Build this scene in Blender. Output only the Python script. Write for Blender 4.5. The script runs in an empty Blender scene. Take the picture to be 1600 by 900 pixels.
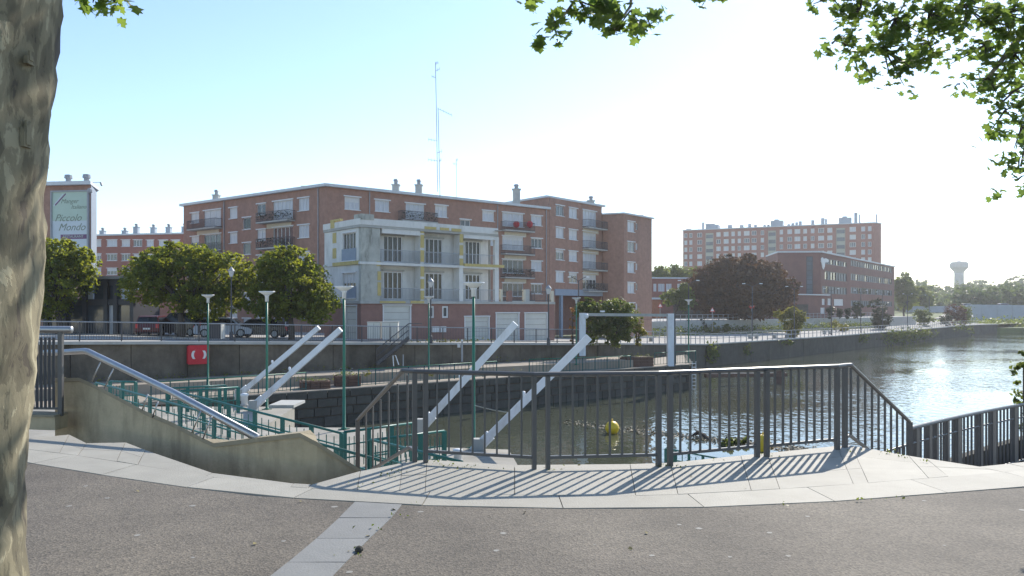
import bpy, math, random
import numpy as np
from mathutils import Vector, Matrix
random.seed(7); rng = np.random.default_rng(7)
S = bpy.context.scene; C = S.collection; R = math.radians

# ---------------------------------------------------------------- camera, sky, sun, exposure
EYE = 1.65
cam = bpy.data.objects.new('camera', bpy.data.cameras.new('camera')); C.objects.link(cam)
cam.location = (0, 0, EYE); cam.rotation_euler = (R(90), 0, 0)
cam.data.sensor_width = 36; cam.data.lens = 27; cam.data.shift_y = 0.01875
cam.data.clip_start = 0.05; cam.data.clip_end = 9000
S.camera = cam
SUN_EL, SUN_AZ = R(35), R(29)          # azimuth measured clockwise from +Y
W = bpy.data.worlds.new('World'); S.world = W; W.use_nodes = True
nt = W.node_tree; bg = nt.nodes['Background']
sky = nt.nodes.new('ShaderNodeTexSky'); sky.sky_type = 'NISHITA'; sky.sun_disc = False
sky.sun_elevation = SUN_EL; sky.sun_rotation = SUN_AZ
sky.air_density = 1.0; sky.dust_density = 0.15; sky.ozone_density = 2.2
nt.links.new(sky.outputs[0], bg.inputs[0]); bg.inputs[1].default_value = 0.13
sun = bpy.data.objects.new('sun', bpy.data.lights.new('sun', 'SUN')); C.objects.link(sun)
sd = Vector((math.sin(SUN_AZ)*math.cos(SUN_EL), math.cos(SUN_AZ)*math.cos(SUN_EL), math.sin(SUN_EL)))
sun.rotation_euler = sd.to_track_quat('Z', 'Y').to_euler(); sun.location = sd*60
sun.data.energy = 3.6; sun.data.angle = R(0.5); sun.data.color = (1, 0.93, 0.82)
S.view_settings.view_transform = 'Standard'; S.view_settings.look = 'None'
S.view_settings.exposure = 0.88; S.view_settings.gamma = 1; S.view_settings.use_curve_mapping = False

# ---------------------------------------------------------------- where things stand (metres)
F = 1200.0
def P(u, v, Y): return ((u-800)/F*Y, Y, EYE-(v-480)/F*Y)
def G(u, v, h=0.0):
    Y = (EYE-h)*F/(v-480); return ((u-800)/F*Y, Y, h)
def lerp(a, b, t): return tuple(x+(y-x)*t for x, y in zip(a, b))

# ---------------------------------------------------------------- materials
MAT = {}
def mat(name, col, rough=0.8, var=0.15, scale=3.0, bump=0.0, bscale=30.0, metal=0.0, col2=None, spec=0.5, rnd=0.0, stain=0.0, sscale=0.6, stcol=(0.03, 0.028, 0.022), squash=(1, 1, 1)):
    m = bpy.data.materials.new(name); m.use_nodes = True; n = m.node_tree.nodes; l = m.node_tree.links
    b = n['Principled BSDF']; b.inputs['Roughness'].default_value = rough; b.inputs['Metallic'].default_value = metal
    b.inputs['Specular IOR Level'].default_value = spec
    tc = n.new('ShaderNodeTexCoord'); mp = n.new('ShaderNodeMapping'); mp.inputs['Scale'].default_value = squash
    l.new(tc.outputs['Object'], mp.inputs[0]); out = mp.outputs[0]
    no = n.new('ShaderNodeTexNoise'); no.inputs['Scale'].default_value = scale; no.inputs['Detail'].default_value = 8; no.inputs['Roughness'].default_value = 0.65
    l.new(out, no.inputs['Vector'])
    rp = n.new('ShaderNodeValToRGB'); rp.color_ramp.elements[0].position = 0.3; rp.color_ramp.elements[1].position = 0.7
    a = col2 if col2 else tuple(c*(1-var) for c in col); c2 = col if col2 else tuple(min(1, c*(1+var)) for c in col)
    rp.color_ramp.elements[0].color = (*a, 1); rp.color_ramp.elements[1].color = (*c2, 1)
    l.new(no.outputs[0], rp.inputs[0]); cur = rp.outputs[0]
    if stain:
        mp2 = n.new('ShaderNodeMapping'); mp2.inputs['Scale'].default_value = (1, 1, 0.25); l.new(tc.outputs['Object'], mp2.inputs[0])
        s = n.new('ShaderNodeTexNoise'); s.inputs['Scale'].default_value = sscale; s.inputs['Detail'].default_value = 6; s.inputs['Roughness'].default_value = 0.7
        l.new(mp2.outputs[0], s.inputs['Vector'])
        sr = n.new('ShaderNodeValToRGB'); sr.color_ramp.elements[0].position = 0.48; sr.color_ramp.elements[1].position = 0.72
        sr.color_ramp.elements[0].color = (0, 0, 0, 1); sr.color_ramp.elements[1].color = (stain, stain, stain, 1); l.new(s.outputs[0], sr.inputs[0])
        mx = n.new('ShaderNodeMix'); mx.data_type = 'RGBA'; l.new(sr.outputs[0], mx.inputs[0]); l.new(cur, mx.inputs[6]); mx.inputs[7].default_value = (*stcol, 1); cur = mx.outputs[2]
    if rnd:
        oi = n.new('ShaderNodeObjectInfo'); hs = n.new('ShaderNodeHueSaturation'); mr = n.new('ShaderNodeMapRange')
        mr.inputs[3].default_value = 1-rnd; mr.inputs[4].default_value = 1+rnd; l.new(oi.outputs['Random'], mr.inputs[0]); l.new(mr.outputs[0], hs.inputs['Value']); l.new(cur, hs.inputs['Color']); cur = hs.outputs[0]
    l.new(cur, b.inputs['Base Color'])
    if bump:
        n2 = n.new('ShaderNodeTexNoise'); n2.inputs['Scale'].default_value = bscale; n2.inputs['Detail'].default_value = 5; l.new(out, n2.inputs['Vector'])
        bp = n.new('ShaderNodeBump'); bp.inputs['Strength'].default_value = bump; bp.inputs['Distance'].default_value = 0.02; l.new(n2.outputs[0], bp.inputs['Height']); l.new(bp.outputs[0], b.inputs['Normal'])
    MAT[name] = m; return m
def leafmat(name, c1, c2, trans=0.45, scale=1.3, hue=0.475, val=1.9, rough=0.5):
    m = bpy.data.materials.new(name); m.use_nodes = True; n = m.node_tree.nodes; l = m.node_tree.links; n.clear()
    o = n.new('ShaderNodeOutputMaterial'); g = n.new('ShaderNodeNewGeometry'); no = n.new('ShaderNodeTexNoise'); no.inputs['Scale'].default_value = scale; no.inputs['Detail'].default_value = 8; no.inputs['Roughness'].default_value = 0.8
    l.new(g.outputs['Position'], no.inputs['Vector'])
    rp = n.new('ShaderNodeValToRGB'); rp.color_ramp.elements[0].position = 0.35; rp.color_ramp.elements[1].position = 0.68
    rp.color_ramp.elements[0].color = (*c1, 1); rp.color_ramp.elements[1].color = (*c2, 1); l.new(no.outputs[0], rp.inputs[0])
    b = n.new('ShaderNodeBsdfPrincipled'); b.inputs['Roughness'].default_value = rough; b.inputs['Specular IOR Level'].default_value = 0.3; l.new(rp.outputs[0], b.inputs['Base Color'])
    t = n.new('ShaderNodeBsdfTranslucent'); hs = n.new('ShaderNodeHueSaturation'); hs.inputs['Hue'].default_value = hue; hs.inputs['Value'].default_value = val; hs.inputs['Saturation'].default_value = 1.1
    l.new(rp.outputs[0], hs.inputs['Color']); l.new(hs.outputs[0], t.inputs['Color'])
    mx = n.new('ShaderNodeMixShader'); mx.inputs[0].default_value = trans; l.new(b.outputs[0], mx.inputs[1]); l.new(t.outputs[0], mx.inputs[2]); l.new(mx.outputs[0], o.inputs[0])
    MAT[name] = m; return m
mat('joint', (0.20, 0.19, 0.165), 0.95)
mat('slab', (0.33, 0.312, 0.27), 0.75, 0.10, 2.2, 0.25, 60, rnd=0.07, stain=0.35, sscale=1.2, stcol=(0.26, 0.24, 0.20))
mat('blue_slab', (0.205, 0.205, 0.20), 0.7, 0.10, 3, 0.2, 60, rnd=0.10, stain=0.3, sscale=2, stcol=(0.14, 0.15, 0.15))
mat('parapet', (0.46, 0.38, 0.25), 0.92, 0.16, 3.0, 0.5, 25, stain=0.6, sscale=1.6, stcol=(0.09, 0.07, 0.045))
mat('coping', (0.30, 0.255, 0.175), 0.9, 0.15, 5, 0.3, 30)
mat('rail_dark', (0.085, 0.082, 0.082), 0.42, 0.12, 6, spec=0.6)
mat('steel', (0.44, 0.44, 0.45), 0.42, 0.06, 8, metal=1.0)
mat('panel_dark', (0.035, 0.035, 0.042), 0.5, 0.1, 4)
mat('teal', (0.008, 0.125, 0.105), 0.4, 0.15, 5, spec=0.5)
mat('teal_dark', (0.01, 0.085, 0.085), 0.5, 0.15, 5)
mat('lamp_green', (0.012, 0.14, 0.085), 0.4, 0.1, 4)
mat('lamp_white', (0.72, 0.74, 0.76), 0.4, 0.05)
mat('beam_white', (0.66, 0.69, 0.74), 0.4, 0.06, 2.0, stain=0.45, sscale=2.2, stcol=(0.33, 0.27, 0.20))
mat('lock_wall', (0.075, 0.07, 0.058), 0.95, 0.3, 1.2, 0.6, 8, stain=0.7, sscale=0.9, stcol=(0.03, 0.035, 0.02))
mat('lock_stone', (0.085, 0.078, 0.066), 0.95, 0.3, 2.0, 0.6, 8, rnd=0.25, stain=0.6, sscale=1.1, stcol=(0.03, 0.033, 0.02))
mat('retaining', (0.135, 0.112, 0.085), 0.95, 0.35, 1.1, 0.4, 8, stain=0.85, sscale=0.7, stcol=(0.042, 0.036, 0.028), rnd=0.1)
mat('path', (0.31, 0.265, 0.21), 0.95, 0.15, 0.8, 0.2, 10, stain=0.5, sscale=0.5, stcol=(0.2, 0.17, 0.13))
mat('path_low', (0.31, 0.29, 0.25), 0.95, 0.2, 0.8, 0.2, 10, stain=0.5, sscale=0.7, stcol=(0.17, 0.16, 0.12))
mat('brick_dark', (0.13, 0.075, 0.055), 0.95, 0.25, 4, 0.4, 14)
mat('brick', (0.33, 0.190, 0.142), 0.92, 0.18, 2.2, 0.3, 10, stain=0.55, sscale=0.4, stcol=(0.20, 0.12, 0.095))
mat('brick_low', (0.26, 0.145, 0.12), 0.92, 0.14, 1.6, 0.3, 10, stain=0.3, sscale=0.4, stcol=(0.12, 0.07, 0.06))
mat('brick_school', (0.19, 0.095, 0.078), 0.92, 0.14, 0.6, stain=0.4, sscale=0.15, stcol=(0.12, 0.07, 0.06))
mat('brick_far', (0.30, 0.125, 0.092), 0.92, 0.12, 0.8, stain=0.2, sscale=0.2, stcol=(0.2, 0.09, 0.08))
mat('render_white', (0.66, 0.655, 0.63), 0.9, 0.08, 1.2, 0.15, 12, stain=0.6, sscale=0.7, stcol=(0.33, 0.32, 0.30))
mat('render_stained', (0.42, 0.42, 0.38), 0.9, 0.2, 1.2, 0.15, 12, stain=0.95, sscale=1.5, stcol=(0.10, 0.10, 0.075))
mat('yellow_paint', (0.50, 0.40, 0.16), 0.85, 0.15, 3, stain=0.4, sscale=2, stcol=(0.3, 0.25, 0.12))
mat('white_paint', (0.66, 0.66, 0.66), 0.6, 0.04)
mat('glass_far', (0.10, 0.12, 0.14), 0.45, 0.3, 0.3, spec=0.35)
mat('garage', (0.58, 0.57, 0.52), 0.7, 0.06, 1, stain=0.3, sscale=1, stcol=(0.42, 0.41, 0.36))
mat('cream', (0.56, 0.51, 0.41), 0.85, 0.08)
mat('bay', (0.40, 0.40, 0.33), 0.85, 0.08)
mat('grey_blue', (0.25, 0.30, 0.37), 0.8, 0.08)
mat('roof_edge', (0.55, 0.58, 0.60), 0.6, 0.08)
mat('roof', (0.22, 0.22, 0.22), 0.9, 0.15)
mat('glass', (0.05, 0.06, 0.075), 0.12, 0.3, 0.8, spec=0.8)
mat('glass_dark', (0.012, 0.013, 0.016), 0.15, 0.2, 0.8, spec=0.6)
mat('curtain', (0.50, 0.51, 0.54), 0.35, 0.2, 2.5, squash=(3, 3, 0.2))
mat('shutter', (0.60, 0.59, 0.58), 0.7, 0.03)
mat('wood_brown', (0.12, 0.06, 0.045), 0.5, 0.2, 3)
mat('iron', (0.06, 0.06, 0.068), 0.5, 0.1)
mat('grey_metal', (0.30, 0.31, 0.33), 0.5, 0.1)
mat('red', (0.50, 0.012, 0.03), 0.4, 0.05)
mat('sign_red', (0.55, 0.02, 0.02), 0.4, 0.05)
mat('yellow', (0.80, 0.53, 0.015), 0.4, 0.06, 5)
mat('bark_far', (0.07, 0.055, 0.045), 0.95, 0.2, 6)
mat('soil', (0.12, 0.085, 0.06), 0.95, 0.2, 6)
mat('concrete', (0.40, 0.40, 0.38), 0.9, 0.12, 1.5, stain=0.35, sscale=0.8, stcol=(0.2, 0.2, 0.17))
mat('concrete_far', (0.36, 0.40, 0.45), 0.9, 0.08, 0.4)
mat('grass', (0.10, 0.13, 0.045), 0.95, 0.3, 0.4)
mat('quay_paving', (0.35, 0.335, 0.31), 0.95, 0.1, 0.3, stain=0.3, sscale=0.15, stcol=(0.3, 0.29, 0.27))
mat('road', (0.40, 0.39, 0.37), 0.95, 0.1, 0.3)
mat('sign_board', (0.42, 0.53, 0.45), 0.6, 0.06, 0.4)
mat('sign_low', (0.52, 0.58, 0.62), 0.6, 0.05, 0.4)
mat('ink_green', (0.20, 0.24, 0.19), 0.7, 0.05)
mat('ink_purple', (0.17, 0.08, 0.17), 0.7, 0.05)
mat('orange_wall', (0.46, 0.17, 0.085), 0.9, 0.1)
mat('debris', (0.33, 0.28, 0.20), 0.9, 0.4, 8)
mat('dry_leaf', (0.20, 0.17, 0.075), 0.9, 0.4, 30)
mat('pale_blot', (0.26, 0.25, 0.23), 0.8, 0.1, 30)
mat('tyre', (0.015, 0.015, 0.015), 0.8)
for nm, c in dict(red=(0.09, 0.012, 0.016), navy=(0.02, 0.028, 0.05), blue=(0.09, 0.15, 0.24), silver=(0.33, 0.37, 0.46), black=(0.012, 0.013, 0.02), white=(0.6, 0.6, 0.6)).items():
    mat('car_'+nm, c, 0.25, 0.03, spec=0.6)
leafmat('leaf_lime', (0.05, 0.082, 0.015), (0.19, 0.21, 0.034), 0.58, 0.9, 0.475, 2.5)
leafmat('leaf_plane', (0.035, 0.07, 0.02), (0.095, 0.14, 0.03), 0.62, 3.0, 0.478, 2.7)
leafmat('leaf_beech', (0.024, 0.015, 0.009), (0.135, 0.066, 0.024), 0.33, 0.5, 0.5, 2.0, 0.7)
leafmat('leaf_far', (0.05, 0.085, 0.03), (0.11, 0.15, 0.045), 0.35, 0.12)
leafmat('leaf_light', (0.09, 0.13, 0.03), (0.16, 0.19, 0.05), 0.45, 0.3)
leafmat('leaf_shrub', (0.04, 0.07, 0.02), (0.13, 0.16, 0.035), 0.45, 1.2, 0.475, 2.2)
leafmat('leaf_gold', (0.10, 0.12, 0.02), (0.20, 0.19, 0.04), 0.45, 0.9)
leafmat('leaf_dark', (0.018, 0.028, 0.014), (0.045, 0.058, 0.025), 0.3, 1.0)
leafmat('leaf_copper', (0.05, 0.025, 0.02), (0.11, 0.05, 0.035), 0.35, 0.6, 0.5, 1.6, 0.7)
leafmat('leaf_autumn', (0.22, 0.11, 0.03), (0.30, 0.19, 0.05), 0.4, 1.0)

def special_mats():
    # asphalt with pale chippings
    m = mat('asphalt', (0.130, 0.117, 0.102), 0.85, 0.2, 1.1, 0.0); n = m.node_tree.nodes; l = m.node_tree.links; b = n['Principled BSDF']
    tc = n.new('ShaderNodeTexCoord')
    vo = n.new('ShaderNodeTexVoronoi'); vo.inputs['Scale'].default_value = 72; l.new(tc.outputs['Object'], vo.inputs['Vector'])
    rp = n.new('ShaderNodeValToRGB'); rp.color_ramp.elements[0].position = 0.0; rp.color_ramp.elements[1].position = 1.0
    rp.color_ramp.elements[0].color = (0.35, 0.35, 0.35, 1); rp.color_ramp.elements[1].color = (1.65, 1.6, 1.5, 1)
    l.new(vo.outputs['Color'], rp.inputs[0])
    mx = n.new('ShaderNodeMix'); mx.data_type = 'RGBA'; mx.blend_type = 'MULTIPLY'; mx.inputs[0].default_value = 0.75
    l.new(b.inputs['Base Color'].links[0].from_socket, mx.inputs[6]); l.new(rp.outputs[0], mx.inputs[7]); 
    n2 = n.new('ShaderNodeTexNoise'); n2.inputs['Scale'].default_value = 0.5; n2.inputs['Detail'].default_value = 5; l.new(tc.outputs['Object'], n2.inputs['Vector'])
    r2 = n.new('ShaderNodeValToRGB'); r2.color_ramp.elements[0].position = 0.4; r2.color_ramp.elements[1].position = 0.62; r2.color_ramp.elements[0].color = (0.74, 0.71, 0.69, 1); r2.color_ramp.elements[1].color = (1.13, 1.1, 1.05, 1); l.new(n2.outputs[0], r2.inputs[0])
    mx2 = n.new('ShaderNodeMix'); mx2.data_type = 'RGBA'; mx2.blend_type = 'MULTIPLY'; mx2.inputs[0].default_value = 1; l.new(mx.outputs[2], mx2.inputs[6]); l.new(r2.outputs[0], mx2.inputs[7])
    l.new(mx2.outputs[2], b.inputs['Base Color'])
    bp = n.new('ShaderNodeBump'); bp.inputs['Strength'].default_value = 0.55; bp.inputs['Distance'].default_value = 0.006; l.new(vo.outputs['Distance'], bp.inputs['Height']); l.new(bp.outputs[0], b.inputs['Normal'])
    # canal water
    m = bpy.data.materials.new('water'); m.use_nodes = True; n = m.node_tree.nodes; l = m.node_tree.links; b = n['Principled BSDF']
    b.inputs['Base Color'].default_value = (0.066, 0.072, 0.05, 1); b.inputs['Roughness'].default_value = 0.02; b.inputs['IOR'].default_value = 1.36
    tc = n.new('ShaderNodeTexCoord'); mp = n.new('ShaderNodeMapping'); mp.inputs['Rotation'].default_value = (0, 0, R(-40)); mp.inputs['Scale'].default_value = (1, 0.6, 1); l.new(tc.outputs['Object'], mp.inputs[0])
    a = n.new('ShaderNodeTexNoise'); a.inputs['Scale'].default_value = 1.7; a.inputs['Detail'].default_value = 2.5; a.inputs['Roughness'].default_value = 0.55; l.new(mp.outputs[0], a.inputs['Vector'])
    c = n.new('ShaderNodeTexNoise'); c.inputs['Scale'].default_value = 0.07; c.inputs['Detail'].default_value = 3; l.new(tc.outputs['Object'], c.inputs['Vector'])
    cr = n.new('ShaderNodeMapRange'); cr.inputs[1].default_value = 0.35; cr.inputs[2].default_value = 0.65; cr.inputs[3].default_value = 0.12; cr.inputs[4].default_value = 1.0; l.new(c.outputs[0], cr.inputs[0])
    # still water behind the line of floating debris (line through the two buoys)
    sx = n.new('ShaderNodeSeparateXYZ'); l.new(tc.outputs['Object'], sx.inputs[0])
    mm = n.new('ShaderNodeMath'); mm.operation = 'MULTIPLY_ADD'; l.new(sx.outputs[0], mm.inputs[0]); mm.inputs[1].default_value = WL_K; l.new(sx.outputs[1], mm.inputs[2])
    st = n.new('ShaderNodeMapRange'); st.inputs[1].default_value = WL_C-1.0; st.inputs[2].default_value = WL_C+0.4; st.inputs[3].default_value = 0.12; st.inputs[4].default_value = 1.0; l.new(mm.outputs[0], st.inputs[0])
    xm = n.new('ShaderNodeMapRange'); xm.inputs[1].default_value = 6.0; xm.inputs[2].default_value = 9.0; xm.inputs[3].default_value = 1; xm.inputs[4].default_value = 0; l.new(sx.outputs[0], xm.inputs[0])
    mxx = n.new('ShaderNodeMath'); mxx.operation = 'MAXIMUM'; l.new(st.outputs[0], mxx.inputs[0]); l.new(xm.outputs[0], mxx.inputs[1])
    ml = n.new('ShaderNodeMath'); ml.operation = 'MULTIPLY'; l.new(cr.outputs[0], ml.inputs[0]); l.new(mxx.outputs[0], ml.inputs[1])
    bp = n.new('ShaderNodeBump'); bp.inputs['Distance'].default_value = WAVE; l.new(ml.outputs[0], bp.inputs['Strength']); l.new(a.outputs[0], bp.inputs['Height']); l.new(bp.outputs[0], b.inputs['Normal'])
    MAT['water'] = m
    # plane bark: pale cream and olive patches
    m = mat('bark_plane', (0.33, 0.29, 0.19), 0.9, 0.1, 2, 0.0); n = m.node_tree.nodes; l = m.node_tree.links; b = n['Principled BSDF']
    tc = n.new('ShaderNodeTexCoord'); mp = n.new('ShaderNodeMapping'); mp.inputs['Scale'].default_value = (1, 1, 0.38); l.new(tc.outputs['Object'], mp.inputs[0])
    no = n.new('ShaderNodeTexNoise'); no.inputs['Scale'].default_value = 8; no.inputs['Detail'].default_value = 7; no.inputs['Roughness'].default_value = 0.6; no.inputs['Distortion'].default_value = 0.25; l.new(mp.outputs[0], no.inputs['Vector'])
    rp = n.new('ShaderNodeValToRGB'); e = rp.color_ramp.elements; e[0].position = 0.38; e[0].color = (0.075, 0.062, 0.045, 1); e[1].position = 0.60; e[1].color = (0.37, 0.33, 0.22, 1)
    k = e.new(0.405); k.color = (0.125, 0.108, 0.07, 1); k = e.new(0.485); k.color = (0.15, 0.132, 0.086, 1); k = e.new(0.505); k.color = (0.215, 0.188, 0.12, 1); k = e.new(0.58); k.color = (0.25, 0.218, 0.142, 1)
    l.new(no.outputs[0], rp.inputs[0]); l.new(rp.outputs[0], b.inputs['Base Color'])
    n3 = n.new('ShaderNodeTexNoise'); n3.inputs['Scale'].default_value = 22; n3.inputs['Detail'].default_value = 6; l.new(mp.outputs[0], n3.inputs['Vector'])
    ad = n.new('ShaderNodeMath'); ad.operation = 'MULTIPLY_ADD'; l.new(n3.outputs[0], ad.inputs[0]); ad.inputs[1].default_value = 0.35; l.new(rp.outputs[0], ad.inputs[2])
    bp = n.new('ShaderNodeBump'); bp.inputs['Strength'].default_value = 0.8; bp.inputs['Distance'].default_value = 0.015; l.new(ad.outputs[0], bp.inputs['Height']); l.new(bp.outputs[0], b.inputs['Normal'])
WATER = -5.1; LOWF = -3.06; LOW = -2.65
_b1 = G(957, 677, WATER); _b2 = G(1192, 704, WATER)
WL_K = -(_b2[1]-_b1[1])/(_b2[0]-_b1[0]); WL_C = _b1[1]+WL_K*_b1[0]; WAVE = 0.075
special_mats()

# ---------------------------------------------------------------- mesh helpers
class MB:
    def __init__(s): s.v = []; s.f = []; s.mi = []; s.k = 0
    def add(s, vs, fs, mi=None):
        o = len(s.v); s.v += [tuple(x) for x in vs]; s.f += [tuple(i+o for i in q) for q in fs]; s.mi += [s.k if mi is None else mi]*len(fs); return s
    def quad(s, a, b, c, d): return s.add([a, b, c, d], [(0, 1, 2, 3)])
    def box(s, c, d, rz=0.0):
        x, y, z = (k/2 for k in d); cs, sn = math.cos(rz), math.sin(rz)
        vs = [(c[0]+i*x*cs-j*y*sn, c[1]+i*x*sn+j*y*cs, c[2]+k*z) for k in (-1, 1) for i, j in ((-1, -1), (1, -1), (1, 1), (-1, 1))]
        return s.add(vs, [(3, 2, 1, 0), (4, 5, 6, 7), (0, 1, 5, 4), (1, 2, 6, 5), (2, 3, 7, 6), (3, 0, 4, 7)])
    def bar(s, a, b, w, h=None, up=(0, 0, 1)):
        h = h or w; a = Vector(a); b = Vector(b); d = (b-a).normalized(); u = Vector(up)
        if abs(d.dot(u)) > 0.99: u = Vector((0, 1, 0))
        r = d.cross(u).normalized(); u = r.cross(d)
        vs = [p+r*(i*w/2)+u*(j*h/2) for p in (a, b) for i, j in ((-1, -1), (1, -1), (1, 1), (-1, 1))]
        return s.add(vs, [(0, 1, 2, 3), (7, 6, 5, 4), (4, 5, 1, 0), (5, 6, 2, 1), (6, 7, 3, 2), (7, 4, 0, 3)])
    def tube(s, pts, r, n=8, cap=True):
        pts = [Vector(p) for p in pts]; rs = r if isinstance(r, (list, tuple)) else [r]*len(pts); vs = []; fs = []
        for i, p in enumerate(pts):
            d = (pts[min(i+1, len(pts)-1)]-pts[max(i-1, 0)]).normalized(); u = Vector((0, 0, 1)) if abs(d.z) < 0.95 else Vector((1, 0, 0))
            x = d.cross(u).normalized(); y = d.cross(x)
            vs += [p+(x*math.cos(2*math.pi*k/n)+y*math.sin(2*math.pi*k/n))*rs[i] for k in range(n)]
        for i in range(len(pts)-1):
            for k in range(n):
                a = i*n+k; b2 = i*n+(k+1) % n; fs.append((a, a+n, b2+n, b2))
        if cap: fs += [tuple(range(n)), tuple(range((len(pts)-1)*n, len(pts)*n))[::-1]]
        return s.add(vs, fs)
    def lathe(s, prof, c=(0, 0, 0), n=14):
        vs = []; fs = []
        for r, z in prof: vs += [(c[0]+r*math.cos(2*math.pi*k/n), c[1]+r*math.sin(2*math.pi*k/n), c[2]+z) for k in range(n)]
        for i in range(len(prof)-1):
            for k in range(n): a = i*n+k; b = i*n+(k+1) % n; fs.append((a, b, b+n, a+n))
        fs += [tuple(range(n))[::-1], tuple(range((len(prof)-1)*n, len(prof)*n))]
        return s.add(vs, fs)
    def prism(s, poly, z0, z1):
        n = len(poly); ar = sum(poly[i][0]*poly[(i+1) % n][1]-poly[(i+1) % n][0]*poly[i][1] for i in range(n))
        if ar < 0: poly = poly[::-1]
        q0 = z0 if isinstance(z0, list) else [z0]*n; q1 = z1 if isinstance(z1, list) else [z1]*n
        vs = [(p[0], p[1], q0[i]) for i, p in enumerate(poly)]+[(p[0], p[1], q1[i]) for i, p in enumerate(poly)]
        return s.add(vs, [tuple(range(n))[::-1], tuple(range(n, 2*n))]+[(i, (i+1) % n, n+(i+1) % n, n+i) for i in range(n)])
    def mesh(s, name, mats, off=(0, 0, 0), smooth=False):
        me = bpy.data.meshes.new(name); o = off
        me.from_pydata([(x-o[0], y-o[1], z-o[2]) for x, y, z in s.v], [], s.f)
        for m in (mats if isinstance(mats, (list, tuple)) else [mats]): me.materials.append(MAT[m])
        if any(s.mi): me.polygons.foreach_set('material_index', s.mi)
        if smooth: me.polygons.foreach_set('use_smooth', [True]*len(s.f))
        me.update(); return me
    def build(s, name, mats, parent=None, smooth=False):
        return link(name, s.mesh(name, mats, wloc(parent), smooth), parent)
def wloc(p):
    x = Vector((0, 0, 0))
    while p is not None: x += p.location; p = p.parent
    return x
def link(name, me, parent=None, loc=None, rz=None, scale=None):
    o = bpy.data.objects.new(name, me); C.objects.link(o); o.parent = parent
    if loc is not None: o.location = Vector(loc)
    if rz is not None: o.rotation_euler.z = rz
    if scale is not None: o.scale = scale
    return o
def tag(o, label, cat, group=None, kind=None):
    if label: o['label'] = label
    if cat: o['category'] = cat
    if group: o['group'] = group
    if kind: o['kind'] = kind
    return o
def thing(name, label, cat, loc=(0, 0, 0), rz=0.0, group=None):
    o = bpy.data.objects.new(name, None); C.objects.link(o); o.location = loc; o.rotation_euler.z = rz; o.empty_display_size = 0.2
    return tag(o, label, cat, group)
def struct(o): o['kind'] = 'structure'; return o
def stuff(o): o['kind'] = 'stuff'; return o
def kids(o): return [c for c in bpy.data.objects if c.parent == o]
def copy_tree(o, parent=None):
    c = o.copy(); C.objects.link(c)
    if parent is not None: c.parent = parent
    for ch in o.children: copy_tree(ch, c)
    return c
def raw_mesh(name, V, Fc, m):
    me = bpy.data.meshes.new(name); n = Fc.shape[1]
    me.vertices.add(len(V)); me.vertices.foreach_set('co', V.astype(np.float32).ravel())
    me.loops.add(Fc.size); me.loops.foreach_set('vertex_index', Fc.astype(np.int32).ravel())
    me.polygons.add(len(Fc)); me.polygons.foreach_set('loop_start', np.arange(0, Fc.size, n, dtype=np.int32))
    me.materials.append(MAT[m]); me.update(calc_edges=True); return me
def leaves(pos, size, up=0.5, nrm=None):
    """many small folded leaves: returns verts, quad faces"""
    n = len(pos); a = rng.normal(size=(n, 3)); 
    if nrm is not None: a = a*0.7+nrm*0.6
    a[:, 2] += up; a /= np.linalg.norm(a, axis=1)[:, None]
    b = np.cross(a, rng.normal(size=(n, 3))); b /= np.linalg.norm(b, axis=1)[:, None]; c = np.cross(a, b)
    sz = (size*(0.6+0.8*rng.random(n)))[:, None]
    V = np.stack([pos-b*sz*0.5, pos+c*sz*0.32+a*sz*0.06, pos+b*sz*0.5-a*sz*0.1, pos-c*sz*0.32+a*sz*0.06], 1).reshape(-1, 3)
    return V, np.arange(4*n).reshape(n, 4)
def crown_pos(blobs, n, clump=0.28, per=26, shell=0.55):
    w = np.array([b[3]*b[4]+b[4]*b[5] for b in blobs]); k = rng.choice(len(blobs), size=max(1, n//per), p=w/w.sum())
    B = np.array(blobs); d = rng.normal(size=(len(k), 3)); d /= np.linalg.norm(d, axis=1)[:, None]
    rr = shell+(1.03-shell)*rng.random(len(k))**0.7
    cc = B[k, :3]+d*B[k, 3:6]*rr[:, None]; cr = clump*(0.5+rng.random(len(k)))*np.minimum(B[k, 3], B[k, 5])
    pos = np.repeat(cc, per, 0)+rng.normal(size=(len(k)*per, 3))*np.repeat(cr, per)[:, None]*np.array([0.62, 0.62, 0.42])
    return pos, np.repeat(d, per, 0)
def foliage(name, blobs, n, size, m, parent, clump=0.28, shell=0.55, keep=None, up=0.5):
    pos, d = crown_pos(blobs, n, clump, 26, shell)
    if keep is not None: k = keep(pos); pos = pos[k]; d = d[k]
    V, Fc = leaves(pos, size, up, d); V = V-np.array(wloc(parent))
    return link(name, raw_mesh(name, V, Fc, m), parent)
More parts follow.
